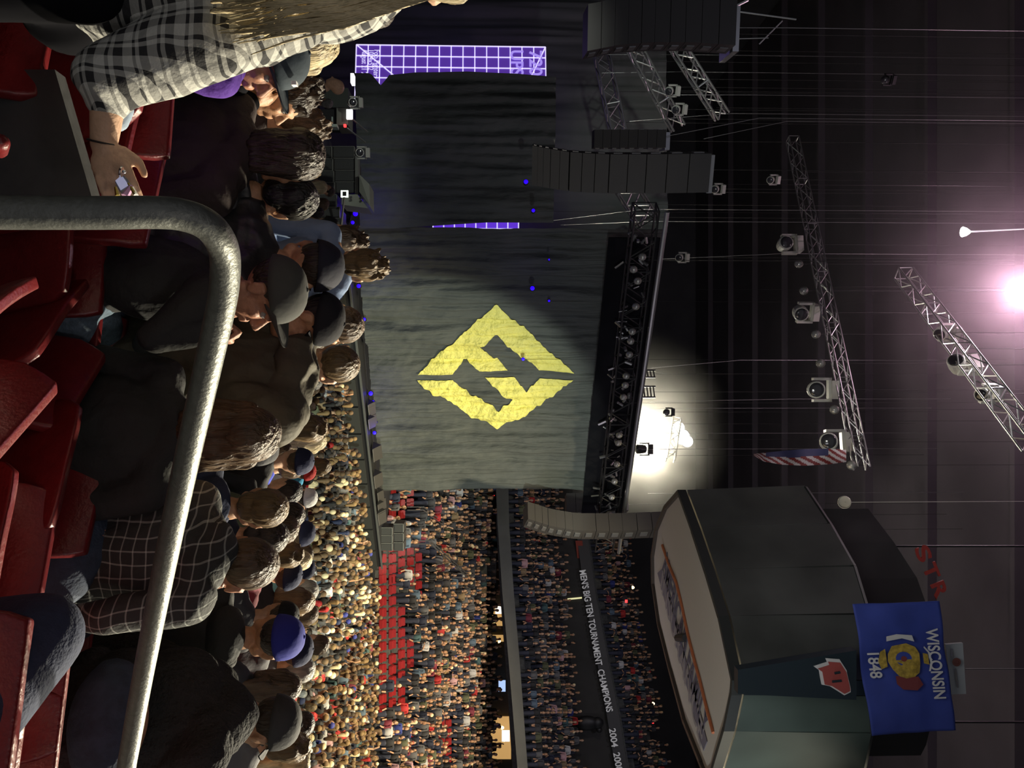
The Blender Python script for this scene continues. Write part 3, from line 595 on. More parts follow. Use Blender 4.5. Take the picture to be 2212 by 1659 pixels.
# cables
for a, b, d in [((1565, 60), (1700, 60), 19), ((1410, 300), (1640, 255), 24), ((1440, 205), (1620, 205), 26), ((1520, 300), (1700, 262), 26), ((1300, 118), (1490, 118), 28), ((1300, 158), (1470, 155), 28), ((1360, 262), (1580, 245), 28), ((1420, 560), (1690, 548), 29), ((1390, 885), (1450, 882), 35.5), ((1380, 930), (1445, 936), 35.5), ((1370, 972), (1478, 970), 35), ((1405, 795), (1600, 778), 34), ((1405, 868), (1700, 862), 34), ((1400, 1066), (1450, 1066), 33), ((1210, 486), (1400, 478), 27.5), ((1180, 478), (1390, 452), 27.4)]:
    rod(P(*a, d), P(*b, d))
for a, b, d, r in [((1572, 22), (1616, 0), 19, .03), ((1572, 22), (1720, 42), 19, .018), ((1640, 95), (1690, 45), 20, .016), ((1590, 84), (1660, 82), 20, .012)]:
    rod(P(*a, d), P(*b, d), r, M_steel, 'bright steel rigging rod above the black speaker array', 'bright rods over the black array')
q = P(2083, 501, 24); root = empty('work_lamp', q, 'glaring white lamp on a thin white rod at the top', 'lamp'); mb = MB(); mb.lathe(q, (0, 0, -1), [(.05, -.16), (.12, -.05), (.15, .05), (.0, .1)], 14); mb.build('lamp_head', mat('glaring_lamp', (1, 1, 1), .3, emit=(1, .96, .98), es=9), root)
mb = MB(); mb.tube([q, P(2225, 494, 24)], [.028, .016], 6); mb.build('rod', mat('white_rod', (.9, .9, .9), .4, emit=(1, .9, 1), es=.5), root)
q = P(2250, 632, 25.0); root = empty('floodlight', q, 'pink-white floodlight glaring at the top edge', 'lamp'); mb = MB(); mb.lathe(q, (0, -.4, -1), [(.2, -.3), (.4, -.2), (.5, .0), (.48, .04)], 16); mb.build('lamp_body', M_black, root); mb = MB(); mb.lathe(q, (0, -.4, -1), [(.46, .02), (.4, .08), (.01, .12)], 16); mb.build('lens', mat('pink_lens', (1, .9, .95), .3, emit=(1, .8, .9), es=10), root)
point('flare_glow', q + Vector((0, -.3, -.7)), 1100, (1, .62, .80), .25)  # added pink glow on the ceiling, standing in for lens flare
haze(P(2190, 640, 25.0), (7.5, 3.5, 6.0), .26, 'haze', 'thin pinkish haze around the floodlight at the top edge', (1, .85, .92))
spot('truss_light', q + Vector((1, -2, -.5)), P(2140, 850, 22), 900, (1, .92, .92), 60, .8, .2)
spot('truss_light', P(1690, 860, 20), P(1830, 900, 25), 160, (1, 1, .9), 50, .8, .2)
spot('truss_light', P(1480, -200, 20), P(1450, 200, 27), 500, (.9, 1, .9), 50, .8, .2)
spot('truss_light', P(1180, 1250, 24), P(1320, 1110, 34), 900, (.9, 1, .9), 30, .8, .2)
spot('array_light', P(900, 300, 12), P(1300, 370, 22), 260, (1, .92, .75), 30, .8, .2)

# ---------------------------------------------------------------- scoreboard
ZS = 11.3
near = [(1470, 1058), (1500, 1140), (1530, 1230), (1560, 1330), (1590, 1470), (1588, 1502), (1572, 1580), (1548, 1659), (1541, 1686)]
far = [(1533, 1692), (1518, 1655), (1480, 1560), (1450, 1450), (1425, 1350), (1412, 1260), (1411, 1200), (1420, 1140), (1440, 1092)]
NP = [PZ(x, y, ZS) for x, y in near]; FP = [PZ(x, y, ZS) for x, y in far]
sb = empty('scoreboard', sum((NP + FP), Vector()) / (len(NP) + len(FP)), 'huge dark hanging scoreboard with a pale underside reading american family insurance', 'scoreboard')
allp = NP + FP; cen = sum(allp, Vector()) / len(allp)
mb = MB(); ins = [cen + (v - cen) * .97 for v in allp]; mb.hull8(ins, [v + Vector((0, 0, .1)) for v in ins]); mb.build('underside_panel', mat('pale_panel', (.40, .36, .30), .8, bump=.03, bscale=200, var=.04), sb)
def wall_seg(a, b, ha, hb, lean, th, name, mt, parent):
    o = ((a + b) / 2 - cen); o.z = 0; o.normalize(); q = [a, b, b + Vector((0, 0, hb)) + o * lean, a + Vector((0, 0, ha)) + o * lean]; mb = MB(); mb.hull8([v - o * th for v in q], q); return mb.build(name, mt, parent)
M_rim = mat('scoreboard_rim', (.05, .038, .03), .4, .2); M_rim2 = mat('scoreboard_trim', (.02, .023, .02), .65, .1)
n = len(allp)
for i in range(n):
    a, b = allp[i], allp[(i + 1) % n]
    wall_seg(a - Vector((0, 0, .08)), b - Vector((0, 0, .08)), .22, .22, 0, .12, 'rim', M_rim if i >= 9 else M_rim2, sb)
M_vid = mat('dark_video_face', (.075, .078, .07), .32, .0, bump=.05, bscale=1.5, var=.4, spec=.6)
def topz(i): return {0: 3.35, 1: 3.2, 2: 3.1, 3: 3.0, 4: 2.55}.get(i, 2.6)
vf = []
def face(i, j, hi, hj, name, mt, par=None, lift=.18):
    a = allp[i] + Vector((0, 0, lift)); b = allp[j] + Vector((0, 0, lift)); return wall_seg(a, b, hi - lift, hj - lift, .1, .25, name, mt, par or sb)
def hz_(px, i):
    p = allp[i]; r = ray(px, 829); return None
def hfor(pt, pxtop):
    """height above the board's underside that reaches the picked column"""
    w = (pt - CAM).dot(DV); lo, hi = 0, 8
    for _ in range(30):
        m_ = (lo + hi) / 2
        if proj(pt + Vector((0, 0, m_)))[0] < pxtop: lo = m_
        else: hi = m_
    return lo
tops = [1738, 1792, 1842, 1872, 1868, 1872, 1878, 1862, 1850]
hs = [hfor(allp[i], tops[i]) for i in range(9)]
for i in (0, 1, 2, 3): face(i, i + 1, hs[i], hs[i + 1], 'video_face', M_vid)
M_col = mat('dark_teal_column', (.006, .016, .022), .5)
face(4, 5, hs[4], hs[5], 'corner_column', M_col)
M_vid2 = mat('green_video_face', (.055, .075, .062), .28, .0, bump=.04, bscale=1.5, var=.3, spec=.6)
for i in (5, 6, 7): face(i, i + 1, hs[i], hs[i + 1], 'video_face', M_vid2)
# column front with the W emblem
def on_col(px, py): return P(px, py, 16.1)
cl = [on_col(1594, 1447), on_col(1594, 1499), on_col(1850, 1512), on_col(1850, 1405)]; mb = MB(); mb.hull8([v + Vector((0, .25, 0)) for v in cl], cl); colf = mb.build('corner_panel', M_col, sb)
Wp = [(1765, 1443), (1790, 1435), (1787, 1428), (1800, 1429), (1813, 1430), (1826, 1450), (1834, 1484), (1834, 1491), (1822, 1497), (1808, 1488), (1795, 1480), (1780, 1477), (1777, 1462), (1775, 1450)]
for sc, dy, mt, nm in ((1.16, -.03, mat('white_print', (.55, .55, .52), .6), 'emblem_outline'), (1.0, -.05, mat('red_print', (.30, .055, .045), .6), 'emblem')):
    cx = sum(p[0] for p in Wp) / len(Wp); cy = sum(p[1] for p in Wp) / len(Wp)
    pts = [on_col(cx + (x - cx) * sc - (3 if sc > 1 else 0), cy + (y - cy) * sc - (2 if sc > 1 else 0)) + Vector((0, dy, 0)) for x, y in Wp]; bm = bmesh.new(); f = bm.faces.new([bm.verts.new(v) for v in pts]); r_ = bmesh.ops.extrude_face_region(bm, geom=[f]); bmesh.ops.translate(bm, verts=[v for v in r_['geom'] if isinstance(v, bmesh.types.BMVert)], vec=(0, .02, 0)); bm_obj(nm, bm, mt, colf)
mb = MB()
for pp in ([(1800, 1452), (1812, 1450)], [(1795, 1470), (1815, 1468)]): mb.tube([on_col(*p) + Vector((0, -.055, 0)) for p in pp], .025, 6)
mb.build('emblem_slots', M_col, colf)
# top ring
mb = MB()
for i in range(8):
    a = allp[i] + Vector((0, 0, hs[i])); b = allp[i + 1] + Vector((0, 0, hs[i + 1])); mb.tube([a, b], .1, 8)
mb.build('top_ring', M_rim2, sb)
up_ = [(cen + (allp[i] - cen) * .86 + Vector((0, 0, hs[i] + .1))) for i in range(9)]
for i in range(8):
    q = [up_[i], up_[i + 1], up_[i + 1] + Vector((0, 0, 1.5)), up_[i] + Vector((0, 0, 1.5))]; o_ = ((q[0] + q[1]) / 2 - cen); o_.z = 0; o_.normalize(); mb = MB(); mb.hull8([v - o_ * .2 for v in q], q); mb.build('upper_ring', mat('ring_panel', (.006, .006, .006), .9), sb)
for ch, x, y in (('S', 1993, 1196), ('T', 2010, 1234), ('R', 2027, 1272)):
    a = P(x, y, 17.6); text_mesh('lettering', ch, .42, frame_obj(None, a, Vector((.93, 0, .38)), Vector((-.38, 0, .93))), mat('dull_red_letter', (.30, .03, .022), .6), sb, .33, .02, True)
# lettering on the underside
def under_text(body, p0, p1, hz, mt, w=None):
    a = PZ(*p0, ZS); b = PZ(*p1, ZS); X = (b - a).normalized(); Z = Vector((0, 0, -1)); Y = Z.cross(X)
    return text_mesh('lettering', body, hz, frame_obj(None, (a + b) / 2 + Vector((0, 0, -.02)), X, Y), mt, sb, (b - a).length, .004, True)
M_nav = mat('navy_print', (.085, .075, .105), .7)
under_text('AMERICAN FAMILY', (1435, 1208), (1527, 1580), 1.2, M_nav)
q = [PZ(x, y, ZS - .02) for x, y in ((1420, 1238), (1430, 1228), (1527, 1602), (1519, 1622))]; mb = MB(); mb.hull8([v + Vector((0, 0, .015)) for v in q], q[:4]); mb.build('navy_bar', mat('navy_bar_print', (.13, .115, .14), .7), sb)
under_text('INSURANCE', (1430, 1250), (1518, 1595), .95, mat('pale_letter', (.24, .21, .20), .8))
mb = MB(); mb.tube([PZ(x, y, ZS - .02) for x, y in [(1431, 1178), (1446, 1222), (1461, 1258), (1471, 1298), (1487, 1374), (1500, 1425), (1512, 1469), (1527, 1530), (1541, 1583)]], .045, 6); mb.build('orange_stripe', mat('orange_print', (.42, .13, .05), .7), sb)
mb = MB(); mb.tube([PZ(1464, 1378, ZS - .02), PZ(1482, 1378, ZS - .02)], .1, 8); mb.build('dark_bracket', M_black, sb)
for a, b in ((P(1745, 1180, 21), P(2260, 1180, 21)), (P(1870, 1560, 20), P(2260, 1560, 20))):
    mb = MB(); mb.tube([a, b], .03, 5); mb.build('hanging_cable', M_dk, sb)

# ---------------------------------------------------------------- flags
def cloth(name, c, mats, d, mi=lambda i, j: 0, nu=40, nv=30, amp=.06, seed=3, parent=None):
    """c: four picked corners (px,py): bottom-left, bottom-right, top-right, top-left of the hung cloth"""
    bl, br, tr, tl = [P(*q, d) for q in c]; mb = MB()
    def fn(i, j):
        p = (bl * (1 - i) + br * i) * (1 - j) + (tl * (1 - i) + tr * i) * j
        return p + Vector((0, amp * math.sin(i * 9 + seed + j * 2) * (1.1 - j) + amp * noise.noise(Vector((i * 4, j * 3, seed))), 0))
    mb.grid(fn, nu, nv); k = 0
    for i in range(nu):
        for j in range(nv): mb.mi[k] = mi((i + .5) / nu, (j + .5) / nv); k += 1
    return mb, fn
fc = [(1842, 1305), (1882, 1588), (2065, 1578), (2029, 1298)]
fl = empty('state_flag', P(1950, 1440, 17), 'blue state flag reading wisconsin 1848 hung in front of the scoreboard', 'flag')
mb, ff = cloth('f', fc, None, 16.2); cl = mb.mesh('cloth'); o = link('cloth', cl, fl, [mat('blue_flag_cloth', (.028, .05, .26), .75, bump=.2, bscale=8, var=.1)], smooth=True)
md = o.modifiers.new('s', 'SOLIDIFY'); md.thickness = .01
def flag_text(body, i, j, size, w, mt):
    a = ff(i, j); X = (ff(1, j) - ff(0, j)).normalized(); Y = (ff(i, 1) - ff(i, 0)).normalized(); return text_mesh('lettering', body, size, frame_obj(None, a + Vector((0, -.1, 0)), X, Y), mt, fl, w, .003, True)
flag_text('WISCONSIN', .47, .83, .33, 1.40, mat('white_print', (.55, .55, .52), .6)); flag_text('1848', .46, .14, .33, .5, MATS['white_print'])
M_gold = mat('gold_print', (.36, .25, .035), .6, var=.4, bscale=40); M_brick = mat('maroon_print', (.16, .03, .03), .6)
def flag_poly(pts, mt, name, off=-.105):
    bm = bmesh.new(); f = bm.faces.new([bm.verts.new(ff(i, j) + Vector((0, off, 0))) for i, j in pts]); return bm_obj(name, bm, mt, fl)
flag_poly([(.32, .36), (.30, .52), (.33, .62), (.38, .66), (.46, .66), (.53, .64), (.56, .58), (.57, .48), (.55, .40), (.50, .34), (.44, .30), (.38, .31)], M_gold, 'crest')
flag_poly([(.42 + .055 * math.cos(t * PI / 7), .48 + .09 * math.sin(t * PI / 7)) for t in range(14)], mat('blue_flag_cloth', (.03, .05, .26), .7), 'crest_disc', -.11)
flag_poly([(.42 + .022 * math.cos(t * PI / 5), .48 + .035 * math.sin(t * PI / 5)) for t in range(10)], M_brick, 'crest_centre', -.115)
flag_poly([(.28, .30), (.26, .48), (.29, .62), (.24, .6), (.225, .42), (.24, .3)], MATS['white_print'], 'figure_shirt')
flag_poly([(.55, .36), (.56, .62), (.62, .66), (.66, .58), (.65, .42), (.61, .36)], M_brick, 'figure_coat')
flag_poly([(.36, .22), (.44, .19), (.50, .22), (.48, .29), (.40, .29), (.34, .28)], M_gold, 'scroll')
flag_poly([(.38, .70), (.46, .70), (.47, .76), (.39, .76)], M_gold, 'badger_crest')
flag_poly([(.33, .73), (.38, .79), (.46, .80), (.52, .765), (.52, .745), (.46, .775), (.38, .765), (.34, .72)], MATS['white_print'], 'motto_scroll')
sg = empty('small_sign', P(2060, 1440, 16.6), 'small pale grey sign with a round mark above the blue flag', 'sign')
q = [P(2043, 1392, 16.6), P(2056, 1500, 16.6), P(2087, 1499, 16.6), P(2080, 1389, 16.6)]; mb = MB(); mb.hull8([v + Vector((0, .06, 0)) for v in q], q); mb.build('sign_panel', mat('grey_sign', (.30, .32, .32), .6), sg)
mb = MB(); mb.lathe(P(2066, 1430, 16.5), (0, -1, 0), [(.085, 0), (.085, .015), (.045, .018), (.045, .001)], 20); mb.build('round_mark', mat('brown_print', (.12, .04, .03), .6), sg)
mb = MB(); mb.tube([P(2056, 1402, 16.55), P(2057, 1418, 16.55)], .02, 4); mb.tube([P(2064, 1445, 16.55), P(2069, 1485, 16.55)], .02, 4); mb.build('small_lettering', M_mid, sg)
rod(P(2085, 1445, 16.6), P(2260, 1445, 16.6), .012, M_dk, 'thin cable holding the blue state flag', 'flag cables')
# striped flag
us = empty('national_flag', P(1730, 990, 22), 'striped red and white flag with a starred blue canton hanging edge-on above the curtain', 'flag')
b0, b1 = [(1628, 984), (1650, 997), (1690, 1004), (1740, 1006), (1790, 1003), (1828, 998)], [(1628, 980), (1650, 978), (1690, 974), (1740, 970), (1790, 969), (1828, 972)]
def lerpl(l, t):
    t *= len(l) - 1; i = min(int(t), len(l) - 2); return (l[i][0] * (1 - t + i) + l[i + 1][0] * (t - i), l[i][1] * (1 - t + i) + l[i + 1][1] * (t - i))
mb = MB()
def uf(i, j):
    a = lerpl(b0, i); b = lerpl(b1, i); x = a[0] + (b[0] - a[0]) * j; y = a[1] + (b[1] - a[1]) * j; return P(x, y, 22.5 + j * .6 + .08 * math.sin(i * 20))
nu, nv = 104, 16; mb.grid(uf, nu, nv); k = 0
for i in range(nu):
    for j in range(nv):
        u, v = (i + .5) / nu, (j + .5) / nv; st = int((u * 1.35 + v * .35) * 13) % 2
        mb.mi[k] = 2 if (v > .52 and .22 < u < .80 and v > .52 + abs(u - .5) * .2) else st; k += 1
o = mb.build('cloth', [mat('flag_red', (.20, .025, .02), .8), mat('flag_white', (.55, .52, .50), .8), mat('flag_blue', (.04, .045, .12), .8)], us, smooth=True)
spot('flag_light', P(1500, 1050, 17), P(1730, 990, 22.5), 120, (1, .95, .9), 30, .7, .2)
# ---------------------------------------------------------------- seats
ZV = Vector((0, 0, 1))
def seat_back_bm(w=.46, h=.43, th=.032):
    """moulded shell: wide at the top, rolled rim, slightly scooped; local x right, y forward, z up from the hinge"""
    mb = MB(); nu, nv = 14, 12
    def sh(i, j, off):
        z = h * j; hw = w / 2 * (1.04 - .16 * j ** 1.5)
        e = max(0, j - .86) / .14; hw *= 1 - .12 * e * e
        x = (i * 2 - 1) * hw; y = -.10 * j + .045 * (x / (w / 2)) ** 2 + .012 * math.sin(j * 5); 
        return Vector((x, y - off, z - .018 * abs(i * 2 - 1) ** 3 * (j > .8)))
    mb.grid(lambda i, j: sh(i, j, 0), nu, nv); mb.grid(lambda i, j: sh(i, j, th), nu, nv)
    n = (nu + 1) * (nv + 1); edge = [i * (nv + 1) for i in range(nu + 1)] + [nu * (nv + 1) + j for j in range(1, nv + 1)] + [i * (nv + 1) + nv for i in range(nu - 1, -1, -1)] + [j for j in range(nv - 1, 0, -1)]
    mb.f += [(edge[k], edge[(k + 1) % len(edge)], edge[(k + 1) % len(edge)] + n, edge[k] + n) for k in range(len(edge))]; mb.mi += [0] * len(edge)
    me = mb.mesh(); bm = bmesh.new(); bm.from_mesh(me); bmesh.ops.remove_doubles(bm, verts=bm.verts, dist=1e-5); bmesh.ops.recalc_face_normals(bm, faces=bm.faces[:])
    ed = [e for e in bm.edges if len(e.link_faces) == 2 and e.calc_face_angle() > .6]; bmesh.ops.bevel(bm, geom=ed, offset=.009, segments=3, profile=.6, affect='EDGES'); bm.to_mesh(me); bm.free()
    me.polygons.foreach_set('use_smooth', [True] * len(me.polygons)); return me
BACK = seat_back_bm(); BACK.materials.append(M_red)
def pan_me(folded):
    mb = MB(); nu, nv = 10, 10
    def sh(i, j, off):
        hw = .205 * (1 - .12 * abs(j * 2 - 1) ** 4); x = (i * 2 - 1) * hw; y = .40 * j; z = -.03 * math.sin(PI * j) * (1 - (i * 2 - 1) ** 2) - .05 * max(0, j - .8) * 3 - off; return Vector((x, y, z))
    mb.grid(lambda i, j: sh(i, j, 0), nu, nv); mb.grid(lambda i, j: sh(i, j, .035), nu, nv); n = (nu + 1) * (nv + 1)
    edge = [i * (nv + 1) for i in range(nu + 1)] + [nu * (nv + 1) + j for j in range(1, nv + 1)] + [i * (nv + 1) + nv for i in range(nu - 1, -1, -1)] + [j for j in range(nv - 1, 0, -1)]
    mb.f += [(edge[k], edge[(k + 1) % len(edge)], edge[(k + 1) % len(edge)] + n, edge[k] + n) for k in range(len(edge))]; mb.mi += [0] * len(edge)
    me = mb.mesh(); bm = bmesh.new(); bm.from_mesh(me); bmesh.ops.remove_doubles(bm, verts=bm.verts, dist=1e-5); bmesh.ops.recalc_face_normals(bm, faces=bm.faces[:]); ed = [e for e in bm.edges if len(e.link_faces) == 2 and e.calc_face_angle() > .6]; bmesh.ops.bevel(bm, geom=ed, offset=.01, segments=3, profile=.6, affect='EDGES'); bm.to_mesh(me); bm.free()
    if folded: me.transform(Matrix.Translation((0, .06, 0)) @ Matrix.Rotation(math.radians(80), 4, 'X'))
    else: me.transform(Matrix.Translation((0, .03, 0)))
    me.polygons.foreach_set('use_smooth', [True] * len(me.polygons)); me.materials.append(M_red); return me
PANF, PANO = pan_me(True), pan_me(False)
mb = MB()
for q in (-1, 1):
    mb.box((q * .19, -.01, -.02), (XV, Vector((0, 1, 0)), ZV), (.012, .045, .06)); mb.box((q * .19, -.05, -.2), (XV, Vector((0, 1, 0)), ZV), (.014, .018, .2))
mb.box((0, -.03, -.05), (XV, Vector((0, 1, 0)), ZV), (.24, .015, .02)); BRK = mb.mesh(); BRK.materials.append(M_black)
mb = MB(); mb.box((0, 0, -.4), (XV, Vector((0, 1, 0)), ZV), (.03, .08, .012)); mb.cap((0, -.0, .155), .02, (0, .22, .15), .022, 8); mb.box((0, .02, -.12), (XV, Vector((0, 1, 0)), ZV), (.012, .03, .27)); ARM = mb.mesh(); ARM.materials.append(M_red)
def seat(p, yaw, label, group=None, folded=True, arm=False, name='stadium_seat'):
    """p: on the tread under the hinge"""
    r = empty(name, Vector(p) + Vector((0, 0, .38)), label, 'seat', group); r.rotation_euler = (0, 0, yaw)
    for nm, me in (('backrest', BACK), ('seat_pan', PANF if folded else PANO), ('bracket', BRK)):
        o = bpy.data.objects.new(nm, me); COL.objects.link(o); o.parent = r
    if arm:
        o = bpy.data.objects.new('armrest', ARM); COL.objects.link(o); o.parent = r; o.location = (.27, 0, 0)
    return r
SY = -math.radians(15)
def on_row(py, k):
    """plan point where the sight column crosses seat row k"""
    t = (py - 829.5) / F; s_ = 1.6 + .8 * k; d = s_ / (t * NX.x + NX.y); return Vector((t * d, d, terr(s_)))
def seat_at(py, k, label, group=None, folded=True, arm=False, ds=0, yaw=None, dz=0):
    p = on_row(py, k); return seat(p + NX * ds + Vector((0, 0, dz)), SY if yaw is None else yaw, label, group, folded, arm)

# ---------------------------------------------------------------- people
def head_shapes(mb, H, r, f, u, k=1.0, female=False, fine=True):
    T = lambda x, y, z: H + (r * x + f * y + u * z) * k
    ax = (r, f, u)
    mb.ell(T(0, -.012, .03), (.075 * k, .096 * k, .088 * k), ax, 20, 14)
    mb.ell(T(0, .028, -.035), (.060 * k, .062 * k, .080 * k), ax, 16, 12)
    mb.ell(T(0, .060, -.098), (.026 * k, .026 * k, .020 * k), ax)
    for q in (-1, 1):
        mb.cap(T(q * .052, -.012, -.055), .024 * k, T(q * .022, .056, -.096), .018 * k)
        mb.ell(T(q * .038, .062, -.022), (.022 * k, .022 * k, .02 * k), ax)
        mb.ell(T(q * .078, -.008, -.008), (.008 * k, .020 * k, .030 * k), (r, f, u))
        mb.cap(T(q * .083, -.02, .014), .006 * k, T(q * .085, -.022, -.012), .006 * k); mb.cap(T(q * .083, -.02, .014), .006 * k, T(q * .082, .004, .018), .005 * k)
        mb.ell(T(q * .011, .098, -.036), (.009 * k, .011 * k, .008 * k), ax)
    mb.cap(T(-.034, .080, .020), .012 * k, T(.034, .080, .020), .012 * k)
    mb.cap(T(0, .086, .010), .009 * k, T(0, .112, -.028), .012 * k)
    mb.cap(T(-.016, .088, -.060), .008 * k, T(.016, .088, -.060), .008 * k); mb.cap(T(-.013, .086, -.071), .009 * k, T(.013, .086, -.071), .009 * k)
def hair_shapes(mb, H, r, f, u, style, k=1.0):
    T = lambda x, y, z: H + (r * x + f * y + u * z) * k; ax = (r, f, u)
    if style == 'bald': return
    if style == 'buzz': mb.ell(T(0, -.020, .037), (.079 * k, .094 * k, .088 * k), ax, 20, 14); return
    mb.ell(T(0, -.020, .042), (.084 * k, .101 * k, .092 * k), ax, 20, 14)
    mb.ell(T(0, -.062, -.02), (.066 * k, .045 * k, .06 * k), ax)
    if style in ('long', 'bob', 'tail'):
        for q in (-1, 1):
            for j in range(3): mb.cap(T(q * (.072 - j * .01), .02 - j * .035, .03), .028 * k, T(q * (.085 - j * .018), -.01 - j * .03, -.12), .026 * k)
        mb.ell(T(0, -.065, -.04), (.085 * k, .05 * k, .12 * k), ax)
    if style == 'long':
        for j in range(7): x = (j - 3) * .026; mb.cap(T(x, -.07, -.06), .03 * k, T(x * 1.25 + .01 * math.sin(j * 3), -.09 - .01 * math.cos(j * 2), -.34 - .02 * math.sin(j * 5)), .016 * k)
    if style == 'tail':
        mb.cap(T(0, -.10, .05), .03 * k, T(0, -.15, .03), .032 * k); mb.cap(T(0, -.15, .03), .032 * k, T(0, -.16, -.12), .014 * k)
    if style == 'messy':
        rr = random.Random(5)
        for j in range(26):
            a = rr.uniform(0, 2 * PI); b = rr.uniform(.1, 1.3); q = Vector((math.cos(a) * math.sin(b) * .078, math.sin(a) * math.sin(b) * .095 - .02, math.cos(b) * .09 + .045)); mb.cap(T(*q), .016 * k, T(*(q * 1.10 + Vector((rr.uniform(-.012, .012), rr.uniform(-.012, .012), .012)))), .006 * k, 6)
def cap_shapes(mb, H, r, f, u, k=1.0, back=False, tilt=0.0):
    k = k * 1.05; T = lambda x, y, z: H + (r * x + f * y + u * z) * k
    s = -1 if back else 1; n, m_ = 20, 8; vs = []
    for off in (0, .005):
        for j in range(m_ + 1):
            t = PI / 2 * j / m_
            for i in range(n):
                a = 2 * PI * i / n; rr_ = math.cos(t) ** .8; vs.append(T((.089 - off) * rr_ * math.cos(a), -.012 + (.106 - off) * rr_ * math.sin(a), .030 - .018 * math.sin(a) * -s * 0 + (.096 - off) * math.sin(t) + .006 * math.sin(a) * (1 - j / m_)))
    fs = []
    for j in range(m_):
        for i in range(n): fs.append((j * n + i, j * n + (i + 1) % n, (j + 1) * n + (i + 1) % n, (j + 1) * n + i))
    o = (m_ + 1) * n; fs += [(b[3] + o, b[2] + o, b[1] + o, b[0] + o) for b in fs[:]]; fs += [(i, i + o, (i + 1) % n + o, (i + 1) % n) for i in range(n)]
    mb.add(vs, fs)
    mb.ell(T(0, -.012, .126), (.008 * k, .008 * k, .005 * k), (r, f, u), 8, 6)
    def br(i, j, off):
        x = (i * 2 - 1); w = .076; y0 = -.014 + .104 * math.sqrt(1 - (x * .84) ** 2); y = y0 + j * .080 * math.sqrt(max(0, 1 - (x * .90) ** 2)); z = .034 - .012 * x * x - j * (.018 + tilt) - off; return T(x * w * (1 + .05 * j), s * y - .006, z)
    g1 = MB(); g1.grid(lambda i, j: br(i, j, 0), 14, 6); g1.grid(lambda i, j: br(i, j, .005), 14, 6); nn = 15 * 7
    edge = [i * 7 for i in range(15)] + [14 * 7 + j for j in range(1, 7)] + [i * 7 + 6 for i in range(13, -1, -1)] + [j for j in range(5, 0, -1)]
    g1.f += [(edge[q], edge[(q + 1) % len(edge)], edge[(q + 1) % len(edge)] + nn, edge[q] + nn) for q in range(len(edge))]
    mb.add(g1.v, g1.f)
def hand_shapes(mb, wri, d, n, curl=.5, side=1, k=1.0, spread=.0):
    """wri: wrist, d: direction of the hand, n: back of the hand; four fingers, thumb from the side of the palm"""
    d = d.normalized(); s = d.cross(n).normalized() * side; n = s.cross(d).normalized() * side
    if n.dot(s.cross(d)) == 0: return
    c = wri + d * .05 * k; mb.ell(c, (.040 * k, .050 * k, .017 * k), (s, d, n), 12, 8); mb.cap(wri - d * .01, .025 * k, wri + d * .02 * k, .026 * k)
    for j, L in enumerate((.068, .078, .072, .056)):
        x = (j - 1.5) * .0195 * k; a = wri + d * .088 * k + s * x; an = curl * .9; p1 = a + (d * math.cos(an) - n * math.sin(an) + s * (j - 1.5) * spread).normalized() * L * .5 * k; an2 = curl * 2.1; p2 = p1 + (d * math.cos(an2) - n * math.sin(an2)).normalized() * L * .5 * k
        mb.cap(a - d * .012, .0095 * k, p1, .0085 * k, 8); mb.cap(p1, .0085 * k, p2, .0072 * k, 8)
    t0_ = wri + d * .03 * k - s * .030 * k; t1_ = t0_ + (d * .75 - s * .65 - n * curl * .5).normalized() * .036 * k; t2_ = t1_ + (d * .95 - s * (.2 - curl * .3) - n * curl * .6).normalized() * .03 * k
    mb.cap(t0_, .014 * k, t1_, .0105 * k, 8); mb.cap(t1_, .0105 * k, t2_, .0085 * k, 8)
def joints(H, f, hf, pose='stand', lean=0.0, arms='down', gz=None, J=None, wid=1.0):
    f = Vector(f).normalized(); r = f.cross(ZV).normalized(); sp = (ZV * math.cos(lean) - f * -math.sin(lean)).normalized()
    D = {}; hf = Vector(hf).normalized(); hr, hf2, hu = basis(hf)
    D['H'] = H; nk = H - hu * .12 - hf2 * .02; D['nk0'] = nk; nb = H - sp * .215 - f * .035; D['nb'] = nb
    D['hip'] = nb - sp * .50
    for s, n in ((-1, 'L'), (1, 'R')):
        sh = nb + r * s * .175 * wid - sp * .035; D['sh' + n] = sh
        if arms == 'down': el = sh - ZV * .28 + r * s * .06 - f * .02; wr = el - ZV * .22 + f * .10 - r * s * .02
        elif arms == 'front': el = sh - ZV * .26 + r * s * .05 + f * .06; wr = el + f * .20 - r * s * .14 + ZV * .02
        elif arms == 'phone': el = sh - ZV * .20 + f * .14 + r * s * .02; wr = el + ZV * .20 + f * .12 - r * s * .09
        elif arms == 'up': el = sh + ZV * .14 + r * s * .12 + f * .06; wr = el + ZV * .24 + f * .02 - r * s * .06
        elif arms == 'oneup':
            if s > 0: el = sh + ZV * .14 + r * .12; wr = el + ZV * .24 - r * .04
            else: el = sh - ZV * .28 + r * s * .06; wr = el - ZV * .2 + f * .1
        D['el' + n] = el; D['wr' + n] = wr
        h = D['hip'] + r * s * .09
        if gz is None: gz_ = D['hip'].z - .93
        else: gz_ = gz
        if pose == 'sit': kn = h + f * .42 + ZV * .03 + r * s * .05; an = Vector((kn.x, kn.y, 0)) + f * .02; an.z = gz_ + .08
        else:
            L = h.z - gz_ - .08; kn = h - ZV * L * .5 + f * .03; an = h - ZV * L - f * .02 + r * s * .02
        D['h' + n] = h; D['kn' + n] = kn; D['an' + n] = an
    if J: D.update(J)
    D['f'] = f; D['r'] = r; D['sp'] = sp; D['hb'] = (hr, hf2, hu); return D
